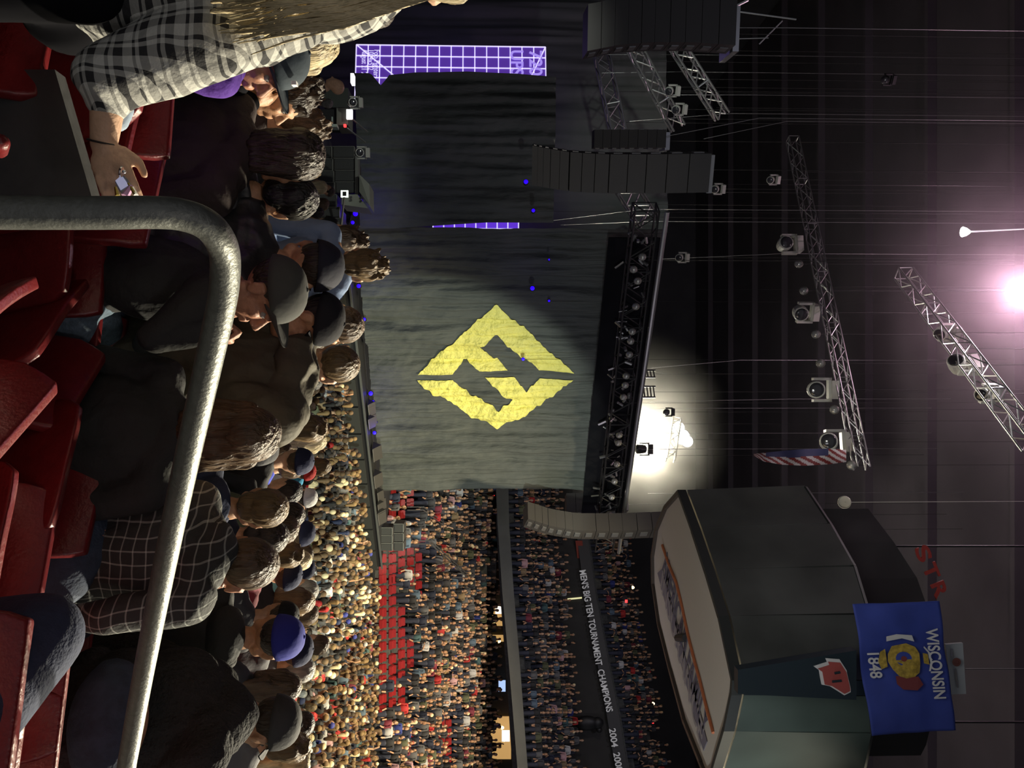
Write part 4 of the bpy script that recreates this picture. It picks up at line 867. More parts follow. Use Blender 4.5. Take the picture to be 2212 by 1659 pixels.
def body_shapes(mb, D, k=1.0, wid=1.0, handopt=None, legs=True, female=False):
    f, r, sp = D['f'], D['r'], D['sp']; nb = D['nb']; ax = (r, f, sp)
    head_shapes(mb, D['H'], *D['hb'], k)
    mb.cap(D['nk0'] + f * .0, .052, nb + sp * .0, .062)
    mb.cap(D['shL'].lerp(nb, .35), .058, D['shR'].lerp(nb, .35), .058)
    mb.ell(nb - sp * .19, (.155 * wid, .10, .20), ax, 14, 10); mb.ell(nb - sp * .38, (.14 * wid, .10, .16), ax, 14, 10); mb.ell(D['hip'], (.155 * wid, .11, .12), ax, 14, 10)
    for n, s in (('L', -1), ('R', 1)):
        mb.cap(D['sh' + n], .052, D['el' + n], .040); mb.cap(D['el' + n], .040, D['wr' + n], .027)
        d = D['wr' + n] - D['el' + n]; ho = (handopt or {}).get(n, {}); hd = ho.get('d', d); hn = ho.get('n', r * s + ZV * .2)
        hand_shapes(mb, D['wr' + n], Vector(hd), Vector(hn), ho.get('curl', .5), s, 1.0, ho.get('spread', 0))
        if legs:
            mb.cap(D['h' + n], .082, D['kn' + n], .055); mb.cap(D['kn' + n], .055, D['an' + n], .038); mb.cap(D['an' + n], .04, D['an' + n] + f * .14 - ZV * .03, .034)
def shirt_shapes(mb, D, wid=1.0, fat=1.0, sleeve=1.0, hem=.0, hood=False, collar=True, arms='LR', thick=.0):
    f, r, sp = D['f'], D['r'], D['sp']; nb = D['nb']; ax = (r, f, sp); t = thick
    mb.cap(D['shL'].lerp(nb, .12), .068 + t, D['shR'].lerp(nb, .12), .068 + t, 14)
    mb.cap(D['shL'].lerp(nb, .55), .07 + t, nb + sp * .03, .066 + t); mb.cap(D['shR'].lerp(nb, .55), .07 + t, nb + sp * .03, .066 + t)
    mb.ell(nb - sp * .18, ((.172 + t) * wid, .122 * fat + t, .21), ax, 18, 12); mb.ell(nb - sp * .38, ((.162 + t) * wid, .128 * fat + t, .18), ax, 18, 12); mb.ell(nb - sp * (.50 + hem), ((.172 + t) * wid, .136 * fat + t, .12), ax, 18, 12)
    for n in arms:
        S, E, Wr = D['sh' + n], D['el' + n], D['wr' + n]
        if sleeve >= 1: mb.cap(S, .066 + t, E, .053 + t); mb.cap(E, .053 + t, E.lerp(Wr, min(1, sleeve - .05)), .038 + t * .7)
        elif sleeve > 0: mb.cap(S, .067, S.lerp(E, sleeve), .058)
    if hood: mb.ell(nb - f * .075 + sp * .045, (.12, .075, .075), ax); mb.cap(nb + r * -.09 + sp * .04, .035, nb + r * .09 + sp * .04, .035)
    elif collar: mb.cap(nb + r * -.045 + sp * .045 - f * .02, .035, nb + r * .045 + sp * .045 - f * .02, .035)
def trouser_shapes(mb, D, wid=1.0):
    mb.ell(D['hip'] - ZV * .01, (.170 * wid, .128, .125), (D['r'], D['f'], D['sp']), 14, 10)
    for n in 'LR': mb.cap(D['h' + n], .093, D['kn' + n], .066); mb.cap(D['kn' + n], .066, D['an' + n] + ZV * .03, .05)
def eyes(H, hb, parent, k=1.0):
    r, f, u = hb; mb = MB()
    for q in (-1, 1):
        c = H + r * q * .031 * k + f * .0695 * k + u * .004 * k; mb.ell(c, (.0125 * k,) * 3, (r, f, u), 10, 8, 0); mb.ell(c + f * .0075 * k, (.0062 * k,) * 3, (r, f, u), 8, 6, 1)
    o = mb.build('eyes', [M_eye, M_black], parent, smooth=True); return o
def human(label, H, f, hf=None, pose='stand', hair='short', hairc='brown', cap_=None, shirt=None, trousers=None, skin=None, arms='down', lean=0.0, J=None, vox=.0075, wr=.010, wid=1.0, fat=1.0, sleeve=1.0, thick=0.0, hood=False, gz=None, handopt=None, hem=0, capback=False, legs=True, group=None, seed=1, k=1.0, wsc=9.0, extra=None, sshape=None, brimtilt=0.0):
    H = Vector(H); hf = hf or f; g = ground(H) if gz is None else gz
    D = joints(H, f, hf, pose, lean, arms, g, J, wid); base = Vector((D['hip'].x, D['hip'].y, g)); root = empty('person', base, label, 'person', group); hair = 'buzz' if cap_ and hair in ('short', 'messy') else hair
    mb = MB(); body_shapes(mb, D, k, wid, handopt, legs); me = fuse(mb, vox, 5); link('body', me, root, [skin or M_skin])
    mb = MB(); (sshape or shirt_shapes)(mb, D, wid, fat, sleeve, hem, hood, thick=thick) if not sshape else sshape(mb, D); me = fuse(mb, max(vox, .008), 5, wr, wsc, seed, .55); link('shirt' if thick < .008 else 'jacket', me, root, [shirt])
    if legs: mb = MB(); trouser_shapes(mb, D, wid); me = fuse(mb, .013, 4, .006, 8, seed); link('trousers', me, root, [trousers or M_jeans])
    if hair != 'bald': mb = MB(); hair_shapes(mb, H, *D['hb'], hair, k); me = fuse(mb, max(.006, vox * .8), 2, .005 if hair != 'buzz' else .001, 40, seed, .35); link('hair', me, root, [M_hair[hairc]])
    if cap_: mb = MB(); cap_shapes(mb, H, *D['hb'], k, capback, brimtilt); link('cap', mb.mesh(), root, [cap_], smooth=True)
    eyes(H, D['hb'], root, k)
    if extra: extra(root, D)
    return root, D
def cloth_mat(name, col, rough=.85, bump=.5, bs=22, var=.12, spec=.3): return mat(name, col, rough, bump=bump, bscale=bs, var=var, spec=spec)
FD = NX.copy()                                    # where the seats face
def dirv(deg, z=0.0): a = math.radians(deg); return Vector((math.sin(a), math.cos(a), z))

# blond woman in the checked shirt, standing beside the camera with her arm hanging down
M_check = plaid('black_white_check', (.020, .020, .022), (.50, .50, .46), .052, .38, (0, 0, .4), .16)
def P3(x, y, d): return P(x, y, d)
def blonde():
    Hh = P3(960, -95, 1.75); g = 4.63; J = {}
    J['nb'] = P3(740, -75, 1.8); J['shR'] = P3(628, 22, 1.78); J['elR'] = P3(238, 172, 1.72); J['wrR'] = P3(224, 312, 1.75); J['shL'] = P3(640, -210, 1.85); J['hip'] = P3(170, -45, 1.85)
    def ex(root, D):
        mb = MB(); rr = random.Random(2)
        for j in range(30):
            y = -70 + j * 3.7; a = P3(985 + rr.uniform(-25, 20), y * .5 - 75, 1.66 + rr.random() * .06); b = P3(740, y * .85 + rr.uniform(-4, 6), 1.62 + rr.random() * .06); e_ = 470 + rr.uniform(-30, 180) ; c = P3((740 + e_) / 2, y + rr.uniform(4, 14), 1.62); dd = P3(e_, min(110, y + rr.uniform(12, 42)), 1.64); mb.tube([a, b, c, dd], [.022, .017, .013, .004], 7)
        link('long_hair', fuse(mb, .005, 1, .003, 60, 3, .3), root, [M_hair['blond']])
        mb = MB()
        for j in range(70):
            y = rr.uniform(-60, 62); a = P3(930, y * .6 - 40, 1.60); b = P3(740, y + rr.uniform(-5, 8), 1.585); c = P3(620, min(92, y + rr.uniform(0, 30)), 1.58); dd = P3(520 + rr.uniform(-60, 60), min(118, y + rr.uniform(20, 60)), 1.585); mb.tube([a, b, c, dd], [.0022, .0028, .0024, .001], 4)
        mb.build('hair_strands', M_hair['blond'], root, smooth=True)
        w = D['wrR']; mb = MB(); d = (D['wrR'] - D['elR']).normalized(); mb.lathe(w - d * .004, d, [(.031, -.002), (.0335, 0), (.031, .002)], 24); mb.build('bracelet', M_black, root)
        mb = MB(); mb.lathe(P3(262, 371, 1.70), (0.2, .1, 1), [(.0105, -.002), (.012, 0), (.0105, .002)], 14); mb.ell(P3(268, 371, 1.69), (.004, .004, .004)); mb.build('ring', mat('silver', (.8, .8, .8), .2, 1), root)
        mb = MB(); mb.cap(P3(255, 262, 1.76), .022, P3(262, 235, 1.76), .026); link('undershirt_cuff', fuse(mb, .006, 3), root, [mat('light_blue_cloth', (.30, .38, .48), .8, bump=.2)])
    def ss(mb, D):
        shirt_shapes(mb, D, 1.0, 1.0, 0, -.12, arms='')
        S, E, Wr = D['shR'], D['elR'], D['wrR']; mb.cap(S, .085, S.lerp(E, .5), .082); mb.cap(S.lerp(E, .5), .082, E, .070); mb.cap(E, .068, E.lerp(Wr, .30), .050); mb.cap(E.lerp(Wr, .25), .050, E.lerp(Wr, .36), .044)
        mb.cap(D['shR'].lerp(D['hip'], .2), .13, D['hip'].lerp(D['shR'], .25) , .15); mb.cap(D['nb'], .15, D['nb'].lerp(D['hip'], .85), .16)
        S, E, Wr = D['shL'], D['elL'], D['wrL']; mb.cap(S, .075, E, .06); mb.cap(E, .06, E.lerp(Wr, .6), .05)
    r_, D = human('blond woman in a black and white checked shirt, arm hanging down, holding a phone', Hh, dirv(15), dirv(25), 'stand', 'long', 'blond', None, M_check, M_blackm, M_skin2, J=J, vox=.005, wr=.012, gz=g, sshape=ss,
        handopt={'R': dict(d=P3(254, 400, 1.72) - P3(224, 312, 1.75), n=Vector((-.35, -1, .1)), curl=.5, spread=.03)}, seed=4, extra=ex, wsc=7)
    return D
DB = blonde()
# phone and keys in her hand
ph = empty('phone', P3(262, 388, 1.73), 'phone with a pale blue and pink screen held in the blond woman\'s hanging hand', 'phone')
a = [P3(236, 372, 1.735), P3(254, 360, 1.735), P3(284, 404, 1.70), P3(262, 418, 1.70)]; mb = MB(); mb.hull8([v + Vector((0, .012, 0)) for v in a], a); mb.build('phone_case', mat('phone_case', (.25, .27, .33), .4), ph)
q = [v + Vector((0, -.0015, 0)) for v in [a[0].lerp(a[2], .12), a[1].lerp(a[3], .12), a[2].lerp(a[0], .12), a[3].lerp(a[1], .12)]]; mb = MB(); mb.hull8([v + Vector((0, .003, 0)) for v in q], q); mb.build('screen', mat('phone_glow', (.4, .45, .6), .2, emit=(.42, .42, .62), es=.5), ph)
ky = empty('bunch_of_keys', P3(280, 408, 1.68), 'bunch of brassy keys and a pink tag dangling from the blond woman\'s hand', 'keys')
for x, y, x2, y2, w, m_ in ((277, 396, 292, 420, .004, 'brass'), (250, 405, 254, 424, .005, 'brass'), (284, 402, 270, 424, .008, 'pink'), (286, 405, 294, 422, .005, 'silver')):
    mb = MB(); mb.tube([P3(x, y, 1.68), P3(x2, y2, 1.67)], [w * .6, w], 6); mb.build('key' if m_ != 'pink' else 'tag', mat('brass', (.6, .45, .12), .3, 1) if m_ == 'brass' else mat('pink_tag', (.8, .45, .7), .3) if m_ == 'pink' else mat('silver', (.8, .8, .8), .2, 1), ky)

# man in the purple shirt and slate cap, seen from the side
M_purple = cloth_mat('purple_cloth', (.085, .028, .26)); M_slate = cloth_mat('slate_cap', (.045, .06, .075), bump=.2)
M_skinR = mat('ruddy_skin', (.40, .19, .115), .55, bump=.15, bscale=120, var=.1)
def ex(root, D):
    r, f, u = D['hb']; H = D['H']; mb = MB(); mb.box(H + f * .098 + u * .095 + r * .05, (r, f, u), (.014, .006, .008)); mb.build('cap_badge', mat('white_badge', (.8, .8, .8), .4), root)
human('man in a slate blue cap and purple shirt seen in profile at the left', P(578, 126, 2.75), dirv(75), dirv(86, .03), 'sit', 'buzz', 'dark brown', M_slate, M_purple, None, M_skinR, 'front', .12, vox=.005, k=1.03, extra=ex, brimtilt=-.035, gz=4.5, J={'nb': P(492, 118, 2.75), 'shR': P(470, 165, 2.6), 'shL': P(480, 70, 2.9)})
# people in dark coats ahead of the purple shirt
M_dbrown = cloth_mat('dark_brown_coat', (.045, .034, .032)); M_bjack = cloth_mat('black_puffer', (.030, .030, .032), .42, .6, 12, spec=.5); M_bl2 = cloth_mat('black_knit', (.030, .031, .031)); M_char = cloth_mat('charcoal_jacket', (.030, .031, .030), .6, spec=.4)
human('seated person with dark brown hair and a huge dark brown coat behind the silver rail', P(626, 345, 3.2), dirv(35), dirv(55), 'sit', 'bob', 'dark brown', None, M_dbrown, vox=.008, wid=1.35, fat=1.2, thick=.02, wr=.010, gz=4.33, seed=5)
human('person with dark hair and dark red glasses looking right in front of the slate cap', P(614, 205, 3.6), dirv(50), dirv(85), 'sit', 'messy', 'dark brown', None, M_slate, vox=.0065, seed=6, gz=4.1, k=1.05)
human('person with brown hair leaning forward between the dark haired people', P(645, 283, 4.0), dirv(40), dirv(40), 'stand', 'messy', 'brown', None, M_dbrown, vox=.009, seed=7)
human('blond person drinking, head tilted, with hair lit along the top at the far left', P(655, 96, 3.3), dirv(15), dirv(-5, .1), 'stand', 'long', 'blond', None, M_blackm, arms='phone', vox=.0075, seed=8, k=1.1)
human('person in a pink and white checked shirt turned away at the far left', P(790, 20, 3.7), dirv(20), dirv(20), 'stand', 'short', 'dark brown', None, plaid('pink_check', (.14, .06, .065), (.5, .42, .42), .045, .4, (0, 0, .3)), vox=.008, seed=9)
human('person in a black shiny puffer jacket turned away behind the rail bend', P(612, 430, 3.3), dirv(20), dirv(10, -.3), 'sit', 'short', 'black', None, M_bjack, vox=.007, wid=1.3, thick=.03, wr=.022, gz=4.2, seed=10, wsc=11)
# two standing men with heads against the curtain
M_lblue = cloth_mat('light_blue_shirt', (.20, .27, .42), bump=.3); M_gsh = cloth_mat('blue_grey_shirt', (.12, .14, .20))
human('standing man with curly brown hair in a light blue shirt, tallest against the curtain', P(776, 574, 4.3), dirv(10), dirv(0), 'stand', 'messy', 'light brown', None, M_lblue, vox=.0065, seed=11, arms='front', wid=1.1, J={'nb': P(728, 590, 4.3), 'shL': P(708, 505, 4.35), 'shR': P(698, 674, 4.2), 'hip': P(480, 600, 4.3)})
human('standing man with short brown hair left of the light blue shirt', P(734, 520, 4.6), dirv(0), dirv(-10), 'stand', 'messy', 'brown', None, M_gsh, vox=.0075, seed=12, arms='front')
human('man in a dark navy cap worn backwards, bowing his head below the light blue shirt', P(662, 574, 3.3), dirv(25), dirv(10, -.35), 'sit', 'buzz', 'dark brown', cloth_mat('navy_cap', (.018, .019, .030), bump=.2), M_bjack, arms='front', vox=.0075, wid=1.1, thick=.015, wr=.014, lean=.35, gz=3.9, seed=13, capback=False, k=1.1)
M_navyj = cloth_mat('navy_trouser_cloth', (.035, .045, .085), bump=.25, bs=120); M_ljean = cloth_mat('faded_denim', (.12, .17, .22), bump=.3, bs=150, var=.3)
# main profile man in the grey cap, fist at his chin
M_gcap = cloth_mat('grey_cap', (.065, .066, .062), bump=.15)
Hc = P(573, 632, 2.82)
human('man in grey cap and black top, chin on fist, in profile behind the rail', Hc, dirv(62), dirv(87, -.04), 'sit', 'buzz', 'dark brown', M_gcap, M_bl2, M_ljean, M_skinR, 'front', .22, vox=.0048, wid=1.12, fat=1.1, wr=.010, k=1.06, seed=14, gz=4.33,
      J={'elR': P(335, 728, 2.62), 'wrR': P(440, 716, 2.66), 'elL': P(350, 715, 3.0), 'wrL': P(300, 762, 3.1), 'nb': P(458, 625, 2.85), 'shR': P(445, 640, 2.66), 'shL': P(460, 612, 3.05), 'hip': P(195, 600, 2.80), 'hR': P(150, 620, 2.72), 'hL': P(180, 640, 2.95), 'knR': P(165, 790, 2.85), 'knL': P(262, 785, 3.25), 'anR': P(-60, 830, 3.0), 'anL': P(60, 830, 3.4)}, handopt={'L': dict(d=Vector((.1, .0, .5)), n=Vector((1, -.3, 0)), curl=.8), 'R': dict(d=Vector((.3, .2, .8)), n=Vector((1, 0, 0)), curl=1.3)}, brimtilt=-.05)
# olive jacket
M_olive = cloth_mat('olive_jacket', (.085, .075, .052), .75, .6, 14); M_blcap = cloth_mat('black_cap', (.014, .014, .018), bump=.2)
human('person in a creased olive jacket and black cap looking down to the right', P(672, 690, 3.35), dirv(40), dirv(85, -.25), 'sit', 'short', 'black', M_blcap, M_olive, vox=.007, wid=1.15, fat=1.15, thick=.022, wr=.026, hood=True, lean=.15, gz=4.0, seed=15, arms='front', wsc=9,
      J={'nb': P(620, 800, 3.3), 'shL': P(628, 730, 3.5), 'shR': P(600, 900, 3.15), 'hip': P(430, 810, 3.3)})
human('man with short brown hair and bare neck, just right of the light blue shirt', P(728, 706, 4.4), dirv(25), dirv(30), 'stand', 'short', 'brown', None, M_bl2, vox=.0065, seed=16, k=1.08)
human('man with cropped hair in a dark navy top above the olive jacket', P(716, 790, 4.0), dirv(25), dirv(20), 'stand', 'buzz', 'light brown', None, cloth_mat('navy_top', (.022, .028, .045)), vox=.0065, seed=17, k=1.12, wid=1.15, skin=M_skin2)
# brown-haired woman in black
human('woman with long brown hair in a black top, right of the grey cap', P(510, 940, 2.75), dirv(20), dirv(5), 'sit', 'bob', 'brown', None, M_bl2, vox=.006, wid=1.12, fat=1.1, wr=.009, k=1.10, seed=18, gz=4.33, skin=M_skin2)
# plaid-shirt man
M_grid = plaid('grey_white_grid', (.035, .036, .034), (.42, .44, .40), .036, .12, (0, 0, -.26))
human('man with cropped brown hair in a dark shirt with a white grid, seen from behind', P(518, 1222, 2.85), dirv(22), dirv(30), 'sit', 'buzz', 'brown', None, M_grid, vox=.006, wid=1.22, fat=1.2, wr=.010, k=1.10, seed=19, gz=4.2, skin=M_skinR, arms='front',
      J={'nb': P(445, 1185, 2.75), 'shL': P(425, 1080, 2.85), 'shR': P(408, 1300, 2.6), 'elR': P(235, 1335, 2.5), 'wrR': P(125, 1335, 2.6), 'hip': P(150, 1170, 2.65)})
# knee of the person beside the camera
M_navyj = cloth_mat('navy_trouser_cloth', (.035, .045, .085), bump=.25, bs=120); M_ljean = cloth_mat('faded_denim', (.12, .17, .22), bump=.3, bs=150, var=.3)
def knees(label, hip, knee, ankle, r0, r1, mt, name='person', voxel=.012):
    hip, knee, ankle = Vector(hip), Vector(knee), Vector(ankle); root = empty(name, Vector((hip.x, hip.y, ankle.z)), label, 'person')
    mb = MB(); mb.cap(hip, r0, knee, r1); mb.cap(knee, r1, ankle, r1 * .75); link('trousers', fuse(mb, voxel, 3, .004, 6, 2), root, [mt]); mb = MB(); mb.cap(hip + ZV * .1, .12, hip + ZV * .45, .16); mb.cap(hip + ZV * .4, .05, hip + ZV * .75, .10); mb.ell(hip + ZV * .82, (.085, .1, .12)); link('body', fuse(mb, .015, 3), root, [M_skin]); mb = MB(); mb.cap(ankle, .04, ankle + Vector((.1, .12, -.03)), .038); mb.build('shoe', M_black, root, smooth=True)
    return root
knees('seated person beside the camera with one dark navy trouser knee showing at the bottom right', Vector((1.0, 1.25, 5.1)), P(85, 1372, 1.8), P(-420, 1400, 2.3), .115, .09, M_navyj)
# lower right people
human('person in a navy hooded sweater and short fair hair behind the silver rail', P(560, 1098, 3.7), dirv(15), dirv(10), 'sit', 'short', 'light brown', None, cloth_mat('navy_hoodie', (.030, .038, .075)), vox=.008, hood=True, thick=.012, wr=.014, gz=3.85, seed=21)
human('person in a black jacket with a tan collar right behind the silver rail', P(568, 1158, 4.2), dirv(15), dirv(5), 'sit', 'short', 'dark brown', None, cloth_mat('dark_denim_jacket', (.022, .026, .042)), vox=.008, thick=.012, gz=3.7, seed=22)
M_bcap = cloth_mat('royal_blue_cap', (.028, .035, .28), bump=.2)
def ex(root, D):
    r, f, u = D['hb']; H = D['H']; text_mesh('cap_lettering', 'W', .05, frame_obj(None, H - f * .118 + u * .062, r, (u + f * .35).normalized()), mat('white_print', (.55, .55, .52), .6), root, .045, .003)
human('person in a royal blue cap and black ribbed sweater seated at the lower right', P(588, 1378, 3.7), dirv(20), dirv(25), 'sit', 'short', 'dark brown', M_bcap, M_bl2, vox=.0065, k=1.08, wid=1.1, hood=True, wr=.012, gz=3.8, seed=23, extra=ex)
human('person in a fluffy black coat and grey beanie at the lower right corner', P(572, 1562, 3.4), dirv(20), dirv(60, -.2), 'sit', 'buzz', 'dark brown', cloth_mat('grey_beanie', (.05, .05, .05), bump=.3), cloth_mat('black_fleece', (.032, .032, .032), .95, .9, 60), vox=.007, wid=1.25, fat=1.3, thick=.03, wr=.012, gz=4.0, seed=24, k=1.1,
      J={'nb': P(480, 1545, 3.2), 'hip': P(240, 1560, 2.9), 'shL': P(455, 1480, 3.3), 'shR': P(440, 1640, 3.0)})
# silver rail
q = [P(-160, 458, 1.0), P(200, 460, 1.04), P(330, 459, 1.06), P(392, 464, 1.075), P(440, 481, 1.09), P(470, 510, 1.11), P(485, 548, 1.14), P(486, 600, 1.17), P(478, 660, 1.2), P(447, 800, 1.27), P(400, 1010, 1.39), P(352, 1240, 1.55), P(305, 1480, 1.74), P(262, 1720, 1.95)]
mb = MB(); sm = []
for i in range(len(q) - 1):
    a, b, c, d = q[max(i - 1, 0)], q[i], q[i + 1], q[min(i + 2, len(q) - 1)]
    for t in range(6):
        t /= 6; sm.append(.5 * ((2 * b) + (c - a) * t + (2 * a - 5 * b + 4 * c - d) * t * t + (3 * b - a - 3 * c + d) * t ** 3))
sm.append(q[-1]); mb.tube(sm, .0205, 28); rl = empty('handrail', Vector((q[0].x, q[0].y, q[0].z)), 'brushed grey metal handrail bending over in front of the seats', 'handrail')
mb.build('rail_pipe', mat('rail_metal', (.17, .177, .16), .48, .55, bump=.12, bscale=160, var=.15), rl, smooth=True)
mb = MB(); b_ = q[0]; mb.tube([b_, Vector((b_.x, b_.y, 4.63))], .0205, 20); e_ = q[-1]; mb.tube([e_, Vector((e_.x, e_.y, ground(e_)))], .0205, 16); mb.lathe((b_.x, b_.y, 4.63), (0, 0, 1), [(.06, 0), (.06, .012), (.03, .016)], 16); mb.build('rail_post', MATS['rail_metal'], rl, smooth=True)

# near seats
def seatP(px, py, d, deg, label, arm=False, folded=True):
    """px, py, d: the middle of the seat's top edge; a riser block carries it where the tread is lower"""
    t = P(px, py, d); b_ = t - ZV * .80; g = ground(b_); r_ = seat(b_, -math.radians(deg), label, None, folded, arm)
    if b_.z > g + .02:
        mb = MB(); mb.box((0, 0, -.38 - (b_.z - g) / 2), (XV, Vector((0, 1, 0)), ZV), (.20, .04, (b_.z - g) / 2)); me = mb.mesh('seat_post'); o = bpy.data.objects.new('seat_post', me); me.materials.append(M_black); COL.objects.link(o); o.parent = r_
    return r_
seatP(196, 520, 2.5, 8, 'empty red seat backrest under the rail bend, in front of the profile man')
seatP(243, 770, 2.9, 12, 'red seat behind the profile man, mostly hidden by his denim knee')
seatP(186, 1030, 2.45, 26, 'red seat holding the woman with long brown hair')
seatP(170, 745, 2.45, 52, 'red seat turned sideways right of the rail seat, with a denim knee behind it')
seatP(34, 775, 1.8, 60, 'bright red folded seat end closest to the camera beside the rail', arm=True)
seatP(62, -40, 1.9, 18, 'red seat at the left bottom corner beneath the checked shirt')
ar = empty('seat_armrest', P(-40, 310, 1.7), 'bright red armrest tip standing low between the checked sleeve and the rail', 'armrest'); mb = MB(); mb.cap(P(-60, 298, 1.7), .024, P(2, 308, 1.72), .018); mb.cap(P(2, 308, 1.72), .018, P(0, 326, 1.8), .016); link('armrest_body', fuse(mb, .006, 2), ar, [M_red]); mb = MB(); t_ = P(-60, 300, 1.6); mb.tube([t_, Vector((t_.x, t_.y, 4.63))], .02, 8); mb.build('armrest_post', M_black, ar)
seatP(352, 150, 2.35, 10, 'red seat with a lit rim behind the purple shirt')
seatP(318, 345, 2.45, 26, 'red seat with a curved lit rim behind the hanging hand')
seatP(60, 1190, 2.1, 20, 'red seat corner under the white grid shirt')
for i, (py, k) in enumerate([(1480, 1), (1660, 1), (1850, 1), (1400, 2), (1550, 2), (1690, 2), (1340, 3), (1455, 3), (1570, 3), (1690, 3)]):
    seat_at(py, k, ['red seat in the nearest empty row at the bottom right', 'red seat in the middle empty row at the bottom right', 'red seat in the rearmost empty row under the black coats at the bottom right'][k - 1], 'empty red seats at the bottom right, row ' + 'abc'[k - 1], folded=True)
seat_at(1555, 0, 'folded bright red seat at the bottom right corner beside the camera', ds=-.02, arm=True)

# ---------------------------------------------------------------- stage-side equipment
def bx(name, x0, x1, y0, y1, d, dep, mt, label=None, cat=None, group=None, parent=None, slant=0):
    a = [P(x0, y0, d), P(x0, y1, d), P(x1, y1 + slant, d), P(x1, y0 + slant, d)]; mb = MB(); mb.hull8([v + Vector((0, dep, 0)) for v in a], a); o = mb.build(name, mt, parent, None if parent else a[0])
    if label: tag(o, label, cat, group)
    return o
M_sub = mat('subwoofer_grille', (.035, .037, .036), .7, bump=.3, bscale=60); M_edge = mat('cabinet_edge', (.14, .145, .13), .5); M_wedge = mat('pale_cabinet', (.17, .18, .15), .6)
plat = bx('stage_platform', 560, 668, 235, 500, 24.3, 3.5, M_black, 'black platform carrying the stacked subwoofers at the stage side', 'platform')
def sub(x0, x1, y0, y1, d, label, gp='stacked black subwoofers beside the stage'):
    root = empty('subwoofer', P(x0, (y0 + y1) / 2, d), label, 'speaker', gp); bx('cabinet', x0, x1, y0, y1, d, 1.1, M_box, parent=root)
    bx('grille', x0 + 2.5, x1 - 2.5, y0 + 1.5, y1 - 1.5, d - .03, .02, M_sub, parent=root)
    bx('edge_strip', x1 - 2, x1, y0, y1, d - .05, .06, M_edge, parent=root); bx('edge_strip', x0, x1, y0 - .4, y0 + .8, d - .05, .06, M_edge, parent=root)
for ix, (x0, x1, y0, y1) in enumerate([(668, 717, 316, 342), (668, 719, 342.5, 368), (668, 721, 368.5, 393), (668, 723, 393.5, 418), (718, 766, 316, 341), (720, 768, 341.5, 367), (722, 770, 367.5, 392), (724, 773, 392.5, 417)]):
    sub(x0, x1, y0, y1, 24.5, '%s black subwoofer from the left in the %s row of the stage-side stack' % (('first', 'second', 'third', 'fourth')[ix % 4], 'bottom' if ix < 4 else 'top'))
for x0, x1, y0, y1 in [(668, 728, 420, 446), (668, 734, 447, 470), (668, 738, 471, 492)]: sub(x0, x1, y0, y1, 24.3, 'black subwoofer in the lower row at the right end of the stack', 'lower subwoofers beside the stage')
root = empty('speaker_cabinet', P(741, 430, 24.2), 'pale grey wedge-topped speaker with round ports on top of the subwoofer stack', 'speaker')
a = [P(738, 420, 24), P(738, 442, 24), P(795, 450, 24), P(772, 420, 24)]; mb = MB(); mb.hull8([v + Vector((0, .9, 0)) for v in a], a); mb.build('cabinet', M_wedge, root)
a = [P(776, 376, 24.2), P(776, 414, 24.2), P(799, 446, 24.1), P(798, 398, 24.2)]; mb = MB(); mb.hull8([v + Vector((0, .9, 0)) for v in a], a); mb.build('slanted_top', M_wedge, root)
for x, y in ((758, 426), (758, 432), (780, 427), (780, 434)): mb = MB(); mb.lathe(P(x, y, 23.96), (0, -1, 0), [(.035, 0), (.035, .01), (.0, .011)], 10); mb.build('port', M_black, root)
bx('flight_case', 727, 752, 233, 270, 23, .8, mat('case_grey', (.11, .115, .095), .6), 'grey-green flight case below a bright white panel at the stage side', 'case')
bx('flight_case', 660, 727, 236, 268, 23.1, .8, M_black, 'black case under the grey-green flight case', 'case')
bx('work_light_panel', 748, 761, 236, 256, 22.8, .1, mat('white_panel_light', (1, 1, 1), .4, emit=(1, 1, 1), es=1.6), 'bright white light panel on top of the grey-green case', 'light')
bx('indicator_lamp', 742, 747, 268, 273, 22.8, .1, M_exit, 'small red indicator lamp beside the white light panel', 'lamp')
o = bx('desk_frame', 655, 728, 268, 274, 22.9, .3, mat('pale_green_metal', (.30, .38, .33), .5), 'pale green ladder-like frame under the cases', 'frame')
for x in (668, 684, 700, 716): bx('rung', x, x + 2.5, 252, 268, 22.85, .05, MATS['pale_green_metal'], parent=o)
for a, b in (((762, 258), (795, 286)), ((750, 277), (790, 308))):
    mb = MB(); mb.tube([P(*a, 22.8), P(*b, 22.8)], .022, 5); tag(mb.build('microphone_boom', M_steel, None, P(*a, 22.8)), 'thin slanting boom pole beside the white light panel', 'pole', 'slanting boom poles')
for x, y, lb in ((760, 222, 'first'), (775, 330, 'second')):
    moving_head(P(x, y, 22.7), .3, (0.2, -1, .4), 'small grey stage lamp %s' % ('over the flight cases' if lb == 'first' else 'on top of the subwoofer stack'), mt=M_caseL)
o = bx('lit_sign', 736, 752, 411, 426, 23.6, .05, mat('white_frame_glow', (.9, 1, .9), .4, emit=(.9, 1, .9), es=1.0), 'small glowing white rectangle frame at the corner of the subwoofers', 'sign'); bx('dark_centre', 740, 748, 414, 423, 23.58, .01, M_black, parent=o)
mb = MB(); mb.tube([P(744, 426, 23.6), P(737, 490, 24.0)], .03, 5); tag(mb.build('rail_bar', M_edge, None, P(744, 426, 23.6)), 'long thin pale bar running along the lower subwoofers', 'bar')
bx('stack_top_bar', 767, 774, 335, 420, 24.4, .3, M_edge, 'grey bar lying along the top of the subwoofer stack', 'bar')
bx('projector', 757, 764, 158, 178, 25, .3, mat('white_panel_light', (1, 1, 1), .4), 'small bright white box under the purple test screen', 'light'); 
bx('rack', 700, 752, 190, 232, 24, .7, mat('rack_dark', (.04, .045, .04), .6), 'dark equipment rack left of the flight cases', 'rack')
